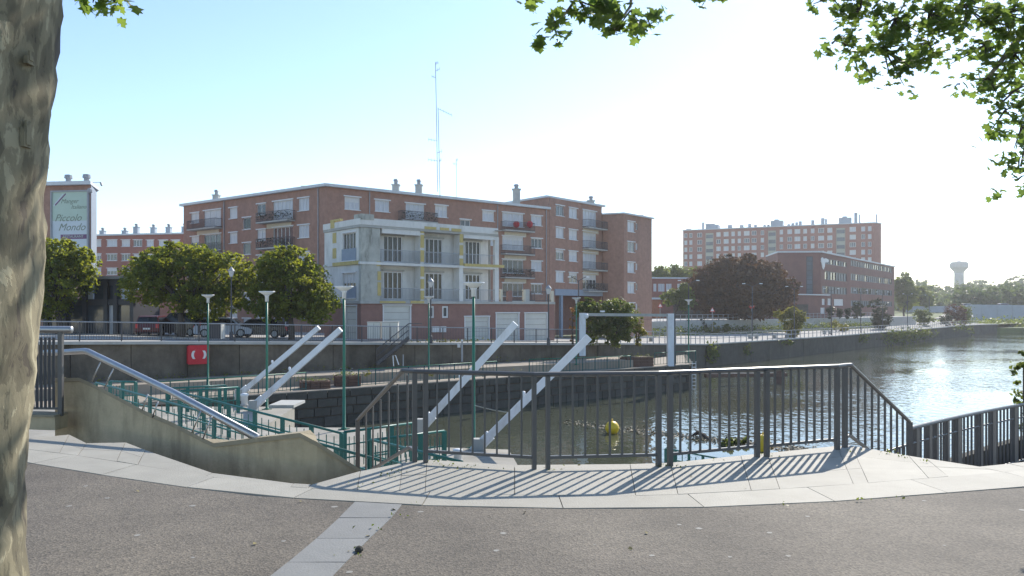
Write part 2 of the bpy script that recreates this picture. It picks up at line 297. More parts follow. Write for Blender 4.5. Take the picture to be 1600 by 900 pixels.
def tree(name, label, cat, base, th, tr, blobs, n, size, m, group=None, clump=0.28, bark='bark_far', shell=0.55):
    t = thing(name, label, cat, base, group=group)
    cx = np.mean([b[:3] for b in blobs], axis=0); blobs = list(blobs)
    for b in list(blobs):
        for _ in range(2): a_, e_ = random.uniform(0, 6.28), random.uniform(-.1, 1.2); blobs.append((b[0]+b[3]*.9*math.cos(a_)*math.cos(e_), b[1]+b[4]*.9*math.sin(a_)*math.cos(e_), b[2]+b[5]*.9*math.sin(e_), b[3]*.3, b[4]*.3, b[5]*.26))
    mb = MB(); x, y, z = base
    top = (x+(cx[0]-x)*0.5, y+(cx[1]-y)*0.5, z+th)
    mb.tube([(x, y, z-0.2), (x+tr*0.3, y, z+th*0.35), (x-tr*0.2, y, z+th*0.7), top], [tr*1.35, tr, tr*0.9, tr*0.75], 9)
    for b in blobs:
        mid = lerp(top, b[:3], 0.5); mb.tube([top, (mid[0], mid[1], mid[2]-0.05*b[5]), b[:3]], [tr*0.55, tr*0.35, tr*0.12], 6)
    mb.build('trunk', bark, t, True)
    f = foliage('crown', blobs, n, size, m, t, clump, shell); return t
def shrub(name, label, base, blobs, n, size, m, group=None, clump=0.3, cat='shrub', shell=0.4):
    t = thing(name, label, cat, base, group=group); mb = MB(); blobs = list(blobs); lo = min(blobs, key=lambda b: b[2]-b[5]); gap = lo[2]-lo[5]-base[2]
    if gap > -.15*lo[5]: rz_ = (lo[2]-base[2])*.55; blobs.append((lo[0], lo[1], base[2]+rz_*.9, lo[3]*.85, lo[4]*.85, rz_))
    for b in blobs: mb.tube([(base[0]+random.uniform(-.1, .1), base[1], base[2]-0.05), lerp(base, b[:3], 0.6), b[:3]], [0.06, 0.04, 0.02], 5)
    mb.build('stem', 'bark_far', t); foliage('foliage', blobs, n, size, m, t, clump, shell); return t
def text_mesh(s, size, m, shear=0.0, extrude=0.006):
    cu = bpy.data.curves.new('lettering', 'FONT'); cu.body = s; cu.size = size; cu.shear = shear; cu.extrude = extrude; cu.align_x = 'LEFT'; cu.resolution_u = 3
    o = bpy.data.objects.new('lettering', cu); C.objects.link(o); dg = bpy.context.evaluated_depsgraph_get()
    me = bpy.data.meshes.new_from_object(o.evaluated_get(dg)); bpy.data.objects.remove(o); bpy.data.curves.remove(cu)
    me.materials.clear(); me.materials.append(MAT[m]); return me

class Face:
    """a vertical facade standing on the plan line A-B"""
    def __init__(s, A, B):
        s.A = Vector((*A, 0)); s.B = Vector((*B, 0)); s.L = (s.B-s.A).length; s.d = (s.B-s.A)/s.L
        n = Vector((s.d.y, -s.d.x, 0)); s.n = n if n.dot(-s.A) > 0 else -n; s.rz = math.atan2(s.d.y, s.d.x)
    def s_at(s, u): k = (u-800)/F; return (k*s.A.y-s.A.x)/(s.d.x-k*s.d.y)
    def z_at(s, u, v): Y = s.A.y+s.s_at(u)*s.d.y; return EYE-(v-480)/F*Y
    def pt(s, t, z, out=0.0): p = s.A+s.d*t+s.n*out; return (p.x, p.y, z)
    def rect(s, u0, v0, u1, v1):
        um = (u0+u1)/2; return (s.s_at(u0), s.s_at(u1), s.z_at(um, v1), s.z_at(um, v0))
    def wall(s, mb, z0, z1, holes=(), depth=0.16, s0=0.0, s1=None):
        s1 = s.L if s1 is None else s1; holes = [h for h in holes]
        xs = sorted({s0, s1, *[min(max(q, s0), s1) for h in holes for q in h[:2]]}); zs = sorted({z0, z1, *[min(max(q, z0), z1) for h in holes for q in h[2:4]]})
        for j in range(len(zs)-1):
            zm = (zs[j]+zs[j+1])/2; run = None
            for i in range(len(xs)):
                solid = i < len(xs)-1 and not any(h[0] < (xs[i]+xs[i+1])/2 < h[1] and h[2] < zm < h[3] for h in holes)
                if solid and run is None: run = xs[i]
                if not solid and run is not None:
                    mb.quad(s.pt(run, zs[j]), s.pt(xs[i], zs[j]), s.pt(xs[i], zs[j+1]), s.pt(run, zs[j+1])); run = None
        for a, b, c, d in [h[:4] for h in holes]:
            for (p, q), (p2, q2) in (((a, c), (a, d)), ((b, d), (b, c)), ((a, d), (b, d)), ((b, c), (a, c))):
                mb.quad(s.pt(p, q), s.pt(p2, q2), s.pt(p2, q2, -depth), s.pt(p, q, -depth))
    def box(s, mb, a, b, z0, z1, o0, o1):
        mb.prism([s.pt(a, 0, o0)[:2], s.pt(b, 0, o0)[:2], s.pt(b, 0, o1)[:2], s.pt(a, 0, o1)[:2]], z0, z1)
_wm = {}
def window(face, parent, h, kind='glass', muls=1, frame='white_paint', out=-0.10, lintel=True, transom=False, fw=0.07):
    """one window: frame (with lintel and sill) as part, pane as sub-part"""
    a, b, c, d = h; w = round(b-a, 1); hh = round(d-c, 1); key = (w, hh, muls, frame, lintel, transom, fw)
    if key not in _wm:
        mb = MB(); W2, H2 = w/2, hh/2
        for x in (-W2+fw/2, W2-fw/2): mb.box((x, 0, 0), (fw, 0.07, hh))
        for z in (-H2+fw/2, H2-fw/2): mb.box((0, 0.004, z), (w-2*fw, 0.062, fw))
        for k in range(muls): mb.box((-W2+w*(k+1)/(muls+1), 0.003, 0), (fw*0.9, 0.056, hh-2*fw))
        if transom: mb.box((0, 0.006, H2*0.45), (w-2*fw, 0.05, fw*0.8))
        if lintel: mb.box((0, -0.09, H2+0.06), (w+0.3, 0.22, 0.12)); mb.box((0, -0.10, -H2-0.04), (w+0.16, 0.24, 0.07))
        pm = MB(); pm.box((0, 0.03, 0), (w-fw, 0.012, hh-fw))
        _wm[key] = (mb.mesh('window', frame), pm)
    me, pm = _wm[key]
    o = link('window', me, parent); p = Vector(face.pt((a+b)/2, (c+d)/2, out))-wloc(parent); o.location = p
    o.rotation_euler.z = face.rz if face.n.cross(face.d).z > 0 else face.rz+math.pi
    k2 = key+(kind,)
    if k2 not in _wm: _wm[k2] = pm.mesh('pane', kind)
    link('pane', _wm[k2], o)
    if lintel and hh > 1.1 and kind not in ('shutter',) and random.random() < .35:
        f_ = random.choice((.25, .4, .6)); k3 = key+('blind', f_)
        if k3 not in _wm: _wm[k3] = MB().box((0, 0.018, hh/2-fw-(hh-2*fw)*f_/2), (w-2*fw-.02, .014, (hh-2*fw)*f_)).mesh('blind', 'shutter')
        link('blind', _wm[k3], o)
    return o

# ================================================================ SETTING
def interp_line(px, h=0.0):
    us = [p[0] for p in px]; gs = [G(p[0], p[1], h) for p in px]
    def f(u):
        if u <= us[0]: i = 0
        elif u >= us[-1]: i = len(us)-2
        else: i = max(k for k in range(len(us)-1) if us[k] <= u)
        t = (u-us[i])/(us[i+1]-us[i]); return lerp(gs[i], gs[i+1], t)
    return f
OUTER = [(-40, 707), (42, 722), (120, 735), (200, 748), (300, 762), (400, 774), (545, 783), (630, 788), (760, 792), (900, 794), (1000, 794), (1100, 792), (1200, 788), (1300, 783), (1400, 776), (1500, 768), (1600, 761), (1760, 745)]
INNER = [(-40, 692), (45, 702), (150, 715), (250, 732), (350, 748), (450, 760.5), (487, 763), (520, 764), (600, 766), (700, 770), (800, 773), (900, 775), (950, 775.5), (1050, 773), (1150, 768), (1250, 762), (1350, 755), (1450, 747), (1600, 735), (1760, 718)]
EDGE = [(-40, 690), (45, 685), (108, 679), (145, 697), (196, 691), (242, 709), (287, 726), (332, 739), (400, 752), (487, 757), (563, 736), (648, 719), (667, 718), (800, 726.5), (856, 728), (900, 727.5), (1029, 723.5), (1047, 723), (1183, 709), (1198, 708), (1308, 697), (1330, 696), (1385, 706), (1420, 712), (1530, 729), (1600, 722), (1760, 706)]
fO, fI, fE = interp_line(OUTER), interp_line(INNER), interp_line(EDGE)

# esplanade: asphalt sheet towards the viewer, mortar bed, quay front, slabs one by one
us = [p[0] for p in OUTER]
asph = MB(); poly = [fO(u)[:2] for u in us]
poly = [(-60, poly[0][1]+1.0)]+poly+[(60, poly[-1][1]+0.5), (60, -60), (-60, -60)]
asph.prism(poly, -0.30, -0.006); struct(asph.build('asphalt', 'asphalt'))
bed = MB(); ue = sorted(set([p[0] for p in EDGE]+us))
for a, b in zip(ue[:-1], ue[1:]):
    A, B, Cc, D = fE(a), fE(b), fO(b), fO(a)
    bed.quad((*D[:2], -0.022), (*Cc[:2], -0.022), (*B[:2], -0.022), (*A[:2], -0.022))
    bed.quad((*A[:2], -0.022), (*B[:2], -0.022), (*B[:2], LOW-0.1), (*A[:2], LOW-0.1))
struct(bed.build('mortar_bed', 'joint'))
paving = thing('paving', None, None, (0, 7, 0)); struct(paving)
def slab(q, m='slab', parent=paving, gap=0.0035):
    c = [sum(p[k] for p in q)/4 for k in (0, 1)]; pts = []
    for p in q:
        d = math.hypot(p[0]-c[0], p[1]-c[1]); t = max(0.5, 1-gap*1.2/max(d, 0.02)); pts.append((c[0]+(p[0]-c[0])*t, c[1]+(p[1]-c[1])*t))
    z = random.uniform(-0.0012, 0.0012); mb = MB(); mb.prism(pts, -0.06, [z+random.uniform(-0.0015, 0.0015) for _ in pts]); return mb.build('paving_slab', m, parent)
def split_u(f, u0, u1, L):
    out = [u0]; acc = 0; p = f(u0); u = u0
    while u < u1:
        u += 4; q = f(u); acc += math.dist(p, q); p = q
        if acc > L: out.append(u); acc = 0
    out.append(u1); return out
rad = lambda u: u-(u-800)*0.085
js = split_u(fO, -40, 1760, 1.16)
for a, b in zip(js[:-1], js[1:]): slab([fO(a), fO(b), fI(rad(b)), fI(rad(a))])
brk = sorted(set(split_u(fI, -40, 1760, 1.0)+[45, 108, 145, 196, 332, 487, 563, 667, 1047, 1198, 1330, 1420, 1530, 1600]))
brk = [brk[0]]+[b for a, b in zip(brk[:-1], brk[1:]) if b-a > 14]
for a, b in zip(brk[:-1], brk[1:]):
    dep = (math.dist(fE(a), fI(a))+math.dist(fE(b), fI(b)))/2
    n = 1 if dep < 0.65 else (2 if dep < 1.5 else 3)
    if dep < 0.06: continue
    for k in range(n):
        g = lambda u, t: lerp(fI(u+(u-800)*(.05 if u > 800 else .02)), fE(u), t); slab([g(a, k/n), g(b, k/n), g(b, (k+1)/n), g(a, (k+1)/n)])
# blue-grey band of slabs running towards the viewer
bandL = [G(554, 784), G(529, 809), G(494, 841), G(449, 878), G(393, 922), G(325, 975)]; bandR = [G(629, 788), G(612, 809), G(578, 841), G(541, 878), G(499, 922), G(448, 975)]
band = thing('slab_band', None, None, G(500, 840)); struct(band)
for k in range(5):
    pts = [bandL[k+1], bandR[k+1], bandR[k], bandL[k]]; slab(pts, 'blue_slab', band, 0.005)

# lower lock side (near), quay walls, water
low = MB()
near = [(-70, 9.0), (-70, 33.4), (-9.4, 33.2), (-8.9, 27.5), (-4.5, 27.4), (-3.9, 23.9), (-0.1, 23.2), (0.2, 20.5), (3.0, 17.5), (60, 17.5), (60, 7.5), (-1.4, 8.0), (-5.0, 9.0)]
low.prism(near, WATER-1.5, LOW); struct(low.build('lock_side', 'path_low'))
wat = MB(); wat.quad((-250, 12, WATER), (700, 12, WATER), (700, 900, WATER), (-250, 900, WATER)); struct(wat.build('water', 'water'))
bedw = MB(); bedw.quad((-4000, -300, -7), (4000, -300, -7), (4000, 6000, -7), (-4000, 6000, -7)); struct(bedw.build('canal_bed', 'soil'))

# far lock side: low path, riser, upper path up to the retaining wall
def edgeY(x): return 52.1+0.775*x
def wallY(x): return 58.5+0.6875*x
def wall_at(u): return 58.5/(1-0.6875*(u-800)/F)
def edge_at(u): return 52.1/(1-0.775*(u-800)/F)
e0, e1 = (-34, edgeY(-34)), (14.7, edgeY(14.7))
far_low = MB(); far_low.prism([e0, e1, (17.0, 76), (9, wallY(9)+1), (-34, wallY(-34)+1)], WATER-1.5, LOWF); struct(far_low.build('lock_path', 'path'))
rY = lambda x: 54.07+.643*x
up = MB(); up.prism([(-34, rY(-34)), (9.5, rY(9.5)), (9.5, wallY(9.5)+.8), (-34, wallY(-34)+.8)], LOWF-0.2, -2.5); struct(up.build('upper_path', 'path'))
# lock wall: courses of big stones along the far edge, each a piece
lw = thing('lock_wall', None, None, (0, 52, WATER)); struct(lw)
Fe = Face(e0, e1); back = MB(); Fe.box(back, 0, Fe.L, WATER-0.5, LOWF-0.05, -0.2, 0.02); back.build('wall_core', 'soil', lw)
stone = {}
s = Fe.s_at(300)-3
rows = [(-3.07, -3.53), (-3.55, -4.03), (-4.05, -4.55), (-4.57, -5.2)]
for j, (za, zb) in enumerate(rows):
    s = Fe.s_at(330)-1+0.6*(j % 2)
    while s < Fe.L-0.3:
        w = random.choice((1.0, 1.2, 1.4)); w = min(w, Fe.L-s); key = (round(w, 1), j)
        if key not in stone:
            mb = MB(); x, z, y = w/2-0.012, (za-zb)/2-0.012, 0.09
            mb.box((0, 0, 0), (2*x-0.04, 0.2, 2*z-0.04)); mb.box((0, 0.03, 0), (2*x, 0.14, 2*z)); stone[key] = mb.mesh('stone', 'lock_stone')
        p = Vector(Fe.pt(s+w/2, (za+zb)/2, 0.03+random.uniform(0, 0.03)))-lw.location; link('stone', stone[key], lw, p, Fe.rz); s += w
cop = MB(); Fe.box(cop, 0, Fe.L, LOWF-0.16, LOWF+0.012, -0.45, 0.10); cop.build('coping', 'path', lw)
Fend = Face(e1, (17.0, 76)); ew = MB(); Fend.box(ew, 0, Fend.L, WATER-0.5, LOWF+0.01, -0.3, 0.06); ew.build('end_wall', 'lock_wall', lw)

# the quay behind: height falls towards the right
def qh(x, y):
    s = (x+20.4)*0.824+(y-44.5)*0.566
    return float(np.interp(s, [-8, 0, 33, 59, 95], [-.2, -.39, -1.36, -2.6, -2.75]))
bank = [(-300, 34), (-60, 34.5), (-34, wallY(-34)+.2), (-20.4, wallY(-20.4)+.2), (-8, wallY(-8)+.2), (7, 63.3), (21.8, 87.1), (48.3, 115.9), (74.4, 145.1), (105, 179.6), (117, 192.4), (125, 198), (156, 224), (330, 330), (700, 500)]
dirs = [(-.3, 1), (-.2, 1), (-.1, 1), (0, 1), (0, 1), (-.05, 1), (-.35, .94), (-.5, .87), (-.5, .87), (-.45, .9), (-.2, 1), (0.1, 1), (.2, 1), (.3, 1), (.4, 1)]
dist = [0, 2.5, 6, 12, 20, 30, 45, 70, 110, 180, 300, 700, 2500]
ter = MB(); nb = len(bank)
def far_h(x, y):
    h = qh(x, y)
    if y > 230: h += min(18, (y-230)*0.03)*min(1, max(0, (x-60)/80))
    return h
sub = []
for i in range(nb-1):
    for k in range(4): sub.append((lerp(bank[i], bank[i+1], k/4), lerp(dirs[i], dirs[i+1], k/4)))
sub.append((bank[-1], dirs[-1]))
for b, d in sub:
    for q in dist: x, y = b[0]+d[0]*q, b[1]+d[1]*q; ter.v.append((x, y, far_h(x, y)))
nd = len(dist)
for i in range(len(sub)-1):
    for k in range(nd-1):
        a = i*nd+k; ter.f.append((a, a+nd, a+nd+1, a+1)); ter.mi.append(0 if (k < 5 or i < 20) and i < 44 else 1)
struct(ter.build('quay', ['quay_paving', 'grass'], None))
# retaining wall on the left, in cast panels; stone bank wall on the right
rw = thing('retaining_wall', 'long brownish concrete retaining wall of tall panels carrying the far quay', 'wall', (-12, 50, -2.5))
Fw = Face((-34, wallY(-34)), (7, wallY(7))); s = 0.0; wq = lambda s: qh(*Fw.pt(s, 0)[:2])
while s < Fw.L-.3:
    w = min(3.0, Fw.L-s); mb = MB(); o = random.uniform(0, .025); mb.prism([Fw.pt(s+.017, 0, -.3)[:2], Fw.pt(s+w-.017, 0, -.3)[:2], Fw.pt(s+w-.017, 0, o)[:2], Fw.pt(s+.017, 0, o)[:2]], -3.2, [wq(s)-.08, wq(s+w)-.08, wq(s+w)-.08, wq(s)-.08]); mb.build('wall_panel', 'retaining', rw); s += w
mb = MB(); n = 12
for k in range(n): mb.bar(Fw.pt(Fw.L*k/n, wq(Fw.L*k/n)-.02, .0), Fw.pt(Fw.L*(k+1)/n, wq(Fw.L*(k+1)/n)-.02, .0), .5, .16)
mb.build('coping', 'concrete', rw)
mb = MB(); Fw.box(mb, 0, Fw.L, -3.2, -1.7, -.4, -.05); mb.build('wall_core', 'soil', rw)
bw = thing('bank_wall', 'dark mossy stone wall of the far bank dropping into the sunlit water', 'wall', (45, 109, WATER))
for i in range(5, 11):
    a, b = bank[i], bank[i+1]; Fb = Face(a, b); n = max(1, int(Fb.L/5)); za, zb = qh(*a), qh(*b)
    for k in range(n):
        mb = MB(); s0, s1 = Fb.L*k/n, Fb.L*(k+1)/n-0.03; t0, t1 = za+(zb-za)*k/n, za+(zb-za)*(k+1)/n; o1 = 0.12+random.uniform(0, .03)
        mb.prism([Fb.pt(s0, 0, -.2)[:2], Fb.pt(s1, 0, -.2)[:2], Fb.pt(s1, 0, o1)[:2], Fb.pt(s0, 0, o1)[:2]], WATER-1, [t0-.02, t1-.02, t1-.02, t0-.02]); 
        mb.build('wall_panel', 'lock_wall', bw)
    mb = MB(); p, q = Fb.pt(0, za+0.02, 0.05), Fb.pt(Fb.L, zb+0.02, 0.05); mb.bar(p, q, 0.5, 0.14); mb.build('coping', 'concrete', bw)

# ================================================================ PARAPET, HANDRAIL, FENCE
wb = EDGE[2:11]; topv = [(86, 591), (108, 590.5), (125, 590), (143.6, 598), (181, 617), (227, 641), (272, 660), (321, 685), (336, 692), (400, 684), (470, 676), (495, 690), (563, 733)]
def tv(u):
    for (a, va), (b, vb) in zip(topv[:-1], topv[1:]):
        if a <= u <= b: return va+(vb-va)*(u-a)/(b-a)
    return topv[0][1] if u < 86 else topv[-1][1]
wu = sorted({86, *[p[0] for p in topv], 145, 196, 242, 287, 332, 400, 487, 540, 563})
par = thing('parapet_wall', 'low brown concrete parapet with a curved sloping top beside the stainless handrail', 'wall', fE(300))
pb = MB(); cb = MB(); ring = []
for u in wu:
    y = float(np.interp(u, [86, 145, 196, 242, 287, 332, 400, 470, 495, 563], [11.3, 10.95, 10.45, 9.95, 9.45, 9.0, 8.55, 8.35, 8.35, 8.6])); ring.append(((u-800)/F*y, y, EYE-(tv(u)-480)/F*y))
nr = []
for i in range(len(ring)):
    a, b = ring[max(0, i-1)], ring[min(len(ring)-1, i+1)]; d = Vector((b[0]-a[0], b[1]-a[1], 0)).normalized(); nr.append((-d.y, d.x))
TH = 0.17
for i in range(len(ring)-1):
    (x0, y0, h0), (x1, y1, h1) = ring[i], ring[i+1]; (p0, q0), (p1, q1) = nr[i], nr[i+1]
    f0, f1 = (x0, y0), (x1, y1); g0, g1 = (x0+p0*TH, y0+q0*TH), (x1+p1*TH, y1+q1*TH); c = 0.05; b0, b1 = (h0-(.15 if wu[i] < 331 else 0), h1-(.15 if wu[i+1] < 331 else 0))
    pb.quad((*f0, -1.6), (*f1, -1.6), (*f1, h1-c), (*f0, h0-c)); pb.quad((*g1, LOW), (*g0, LOW), (*g0, b0-c), (*g1, b1-c))
    o = 0.018; k0, k1 = (x0-p0*o, y0-q0*o), (x1-p1*o, y1-q1*o); m0, m1 = (x0+p0*(TH+o), y0+q0*(TH+o)), (x1+p1*(TH+o), y1+q1*(TH+o))
    cb.quad((*k0, h0-c), (*k1, h1-c), (*k1, h1), (*k0, h0)); cb.quad((*k0, h0), (*k1, h1), (*m1, b1), (*m0, b0)); cb.quad((*m1, b1-c), (*m0, b0-c), (*m0, b0), (*m1, b1)); cb.quad((*k0, h0-c), (*m0, b0-c), (*m1, b1-c), (*k1, h1-c))
(x0, y0, h0), (p0, q0) = ring[0], nr[0]; pb.quad((x0, y0, -1.6), (x0, y0, h0-.05), (x0+p0*TH, y0+q0*TH, h0-.05), (x0+p0*TH, y0+q0*TH, -1.6)); cb.quad((x0, y0, h0-.05), (x0, y0, h0), (x0+p0*TH, y0+q0*TH, h0), (x0+p0*TH, y0+q0*TH, h0-.05))
pb.build('wall', 'parapet', par); cb.build('coping', 'coping', par)
hr = thing('handrail', 'thick stainless steel handrail sloping down onto the brown concrete parapet', 'handrail', P(135, 548, 11.0))
hp = [P(70, 551, 11.5), P(86.7, 551, 11.4), P(132, 548.5, 11.1), P(138, 549.5, 11.05), P(145, 553, 11.0), P(270, 613, 9.72), P(402, 684, 8.6)]
MB().tube(hp, 0.044, 14).build('rail', 'steel', hr, True)
for u, v, w, z in ((157, 572, 143, 597), (177, 582, 163, 607), (231, 622, 222, 641), (247, 634, 238, 652), (314, 648, 300, 676), (331, 657, 317, 686)):
    Y = 10.92-(u-145)*0.0102; MB().tube([P(u, v-6, Y), P(w, z, Y+0.05)], 0.009, 6).build('bracket', 'steel', hr, True)
# low wall and dark railing left of the parapet
lwall = thing('end_wall', 'short low concrete wall under the dark railing beside the plane trunk', 'wall', fE(30)); mb = MB()
a, b = fE(-300), fE(86); b = P(86, 600, 10.6); a = (a[0], b[1]+0.35, 0); hw = 0.13; mb.prism([a[:2], b[:2], (b[0], b[1]+0.3), (a[0], a[1]+0.3)], -0.05, hw); mb.build('wall', 'parapet', lwall); mb = MB(); mb.prism([(a[0], a[1]-.02), (b[0]-.003, b[1]-.02), (b[0]-.003, b[1]+0.32), (a[0], a[1]+0.32)], hw, hw+0.03); mb.build('coping', 'coping', lwall)
dr = thing('panel_railing', 'dark mesh railing under a thick round steel top rail behind the plane trunk', 'railing', (b[0], b[1]+.15, hw))
yb = b[1]+0.15; xr = b[0]+0.02; z1 = EYE-(515-480)/F*yb
MB().tube([(xr-4.5, yb+.3, z1), (xr+0.12, yb, z1), (xr+0.135, yb, z1)], [0.05, 0.05, 0.03], 14).build('top_rail', 'steel', dr, True)
for k in range(4): MB().box((xr-0.03-k*1.15, yb+k*.077, (hw+z1)/2), (0.06, 0.05, z1-hw)).build('post', 'rail_dark', dr)
for k in range(3):
    x = xr-0.08-k*1.15; mb = MB()
    for j in range(18): mb.box((x-0.06-j*0.058, yb+.02+k*.077, (hw+z1)/2), (0.036, 0.012, z1-hw-0.22))
    stuff(mb.build('bars', 'panel_dark', dr)); MB().bar((x, yb+.02, hw+0.1), (x-1.05, yb+.09, hw+0.1), 0.03).build('bottom_rail', 'rail_dark', dr)

well = MB(); q = [fE(u) for u in (45, 108, 145, 196, 287, 400, 487, 563)]
for i in range(len(q)-1): (xa, ya, _), (xb, yb_, _) = q[i], q[i+1]; well.quad((xa, ya-.1, -.75), (xb, yb_-.1, -.75), (xb, yb_+2.3, -.75), (xa, ya+2.3, -.75))
struct(well.build('stair_well', 'slab'))
# --- curved fence on the platform
fence = thing('platform_railing', 'dark grey steel railing with vertical bars curving round the paved platform', 'railing', (0.9, 7.9, 0))
HT = 0.965
pp = {u: G(u, v) for u, v in ((648, 721.5), (665, 722.5), (834.5, 733), (856, 733), (1029, 728.5), (1047, 727.7), (1183, 714), (1198, 713.5), (1308, 702.5), (1320, 699))}
def post(x, y, z0, z1, w=0.049): MB().box((x, y, (z0+z1)/2), (w, w, z1-z0), R(15)).build('post', 'rail_dark', fence)
for u, p in pp.items(): post(p[0], p[1], -0.02, HT-0.02, 0.049 if u not in (834.5, 856) else 0.042)
ends_l = P(559, 656, 11.0); ends_r = P(1421, 659, 10.7)
k0 = Vector((pp[648][0], pp[648][1], HT)); k1 = Vector((pp[1320][0], pp[1320][1], HT))
kl = k0+(Vector((pp[648][0]-0.14, pp[648][1]+0.11, HT))-k0); kr = k1+Vector((0.10, 0.07, 0))
def rail(a, b, w=0.05, h=0.035, nm='top_rail'): MB().bar(a, b, w, h).build(nm, 'rail_dark', fence)
tops = [Vector(ends_l), kl]+[Vector((pp[u][0], pp[u][1], HT)) for u in (648, 834.5, 1029, 1183, 1308, 1320)]+[kr, Vector(ends_r)]
MB().tube(tops, 0.026, 8).build('top_rail', 'rail_dark', fence, False)
bars_n = {}
for ua, ub in ((665, 834.5), (856, 1029), (1047, 1183), (1198, 1308)):
    a, b = Vector(pp[ua]), Vector(pp[ub]); rail(a+Vector((0, 0, .12)), b+Vector((0, 0, .12)), 0.035, 0.03, 'bottom_rail')
    for k in range(8):
        q = a+(b-a)*((k+1)/9); top = HT-0.01
        # top rail is straight between its kinks
        key = round(top, 2)
        if key not in bars_n: bars_n[key] = MB().box((0, 0, (0.13+top)/2), (0.017, 0.03, top-0.13)).mesh('bar', 'rail_dark')
        link('bar', bars_n[key], fence, Vector((q.x, q.y, 0))-fence.location, R(90)+math.atan2(q.y-8.0*0, q.x) if False else R(8))
for (a, b, n, side) in ((Vector((*pp[648][:2], 0)), Vector((ends_l[0], ends_l[1], ends_l[2]-HT)), 7, -1), (Vector((*pp[1320][:2], 0)), Vector((ends_r[0], ends_r[1], ends_r[2]-HT)), 10, 1)):
    for k in range(n):
        t = (k+0.7)/n if side < 0 else (k+0.8)/n
        if side < 0 and k == n-1: break
        q = a+(b-a)*t; tl = (Vector(ends_l) if side < 0 else Vector(ends_r)); ks = kl if side < 0 else kr
        f = (Vector((q.x, q.y, 0))-Vector((ks.x, ks.y, 0))).length/(Vector((tl.x, tl.y, 0))-Vector((ks.x, ks.y, 0))).length
        zt = ks.z+(tl.z-ks.z)*min(1, f)-0.01 if t > 0.06 else HT
        zb = zt-HT+0.16
        if t < 0.12: zb = 0.13
        MB().box((q.x, q.y, (zb+zt)/2), (0.019, 0.03, zt-zb)).build('bar', 'rail_dark', fence)
    post(b.x, b.y, b.z-0.1, b.z+HT, 0.06); m1 = a+(b-a)*0.07+Vector((0, 0, .06)); 
    rail(a+Vector((0, 0, .12)), Vector((m1.x, m1.y, .12)), 0.035, 0.03, 'bottom_rail'); rail(Vector((m1.x, m1.y, .12)), b+Vector((0, 0, .13)), 0.035, 0.03, 'bottom_rail')
# stairs going down on both sides of the platform (treads one by one)
def stairs(name, A, B, d, n, label):
    t = thing(name, label, 'stairs', A); d = Vector(d).normalized(); A = Vector(A); B = Vector(B)
    for k in range(n):
        z = -0.10*(k+1)*1.0; a, b = A+d*0.33*k, B+d*0.33*k; mb = MB()
        mb.prism([(a.x, a.y), (b.x, b.y), (b.x+d.x*.36, b.y+d.y*.36), (a.x+d.x*.36, a.y+d.y*.36)], z-0.25, z); mb.build('tread', 'slab', t)
    return t
stairs('stairs', G(1345, 697.5), G(1528, 728), (0.73, 0.69, 0), 10, 'pale stone steps dropping away right of the platform railing')
stairs('stairs', G(640, 720.5), G(565, 735), (-0.2, 0.98, 0), 10, 'pale stone steps dropping away behind the brown concrete parapet')
# lower railing on the right
lr = thing('landing_railing', 'dark curved steel railing with paired posts around the lower landing on the right', 'railing', (7, 12, -1.15))
def lz(u): return 10.98+(u-1424)*(13.66-10.98)/176
Lp = []
for u in range(1340, 1781, 20):
    Y = lz(u); Lp.append(((u-800)/F*Y, Y))
topz = EYE-(669-480)/F*lz(1424); topz = -0.08
MB().tube([(*q, topz+0.005*0) for q, u in zip(Lp, range(1340, 1781, 20)) if u >= 1420], 0.03, 8).build('top_rail', 'rail_dark', lr)
MB().tube([(*q, topz-0.22) for q in Lp], 0.016, 6).build('middle_rail', 'rail_dark', lr); MB().tube([(*q, topz-0.98) for q in Lp], 0.016, 6).build('bottom_rail', 'rail_dark', lr)
u = 1342.0; k = 0
while u < 1775:
    Y = lz(u); x = (u-800)/F*Y
    MB().box((x, Y, topz-0.6 if u < 1424 else topz-0.5), (0.02, 0.03, 0.76 if u < 1424 else 0.96)).build('bar', 'rail_dark', lr); u += 6.3*11/Y*1.22*0.85; k += 1
for ua, w in ((1432, .10), (1452, .10), (1463, .08), (1480, .07), (1498, .17), (1532, .08), (1552, .15), (1586, .16), (1606, .16), (1650, .16), (1700, .16)):
    Y = lz(ua); MB().box(((ua-800)/F*Y, Y+.03, topz-0.52), (w, 0.08, 1.06), R(40)).build('post', 'rail_dark', lr)
land = MB(); land.prism([(3.6, 9.6), (5.2, 8.3), (30, 8.4), (30, 26), (Lp[-1][0]+.3, Lp[-1][1]+.3), (Lp[10][0], Lp[10][1]+.3), (Lp[0][0]-.2, Lp[0][1]+.3)], LOW-.1, -1.16); struct(land.build('landing', 'slab'))
kw = MB(); q = [(p[0]+.05, p[1]+.45) for p in Lp]; q2 = [(p[0]+.35, p[1]+.9) for p in Lp]  # low dark solid added just beyond the railing foot
for i in range(3, len(q)-1): kw.prism([q[i], q[i+1], q2[i+1], q2[i]], LOW, [-1.0+.012*i, -1.0+.012*(i+1), -1.0+.012*(i+1), -1.0+.012*i])
tag(kw.build('dark_strip', 'lock_wall'), 'dark low strip along the foot of the lower landing railing', 'wall')

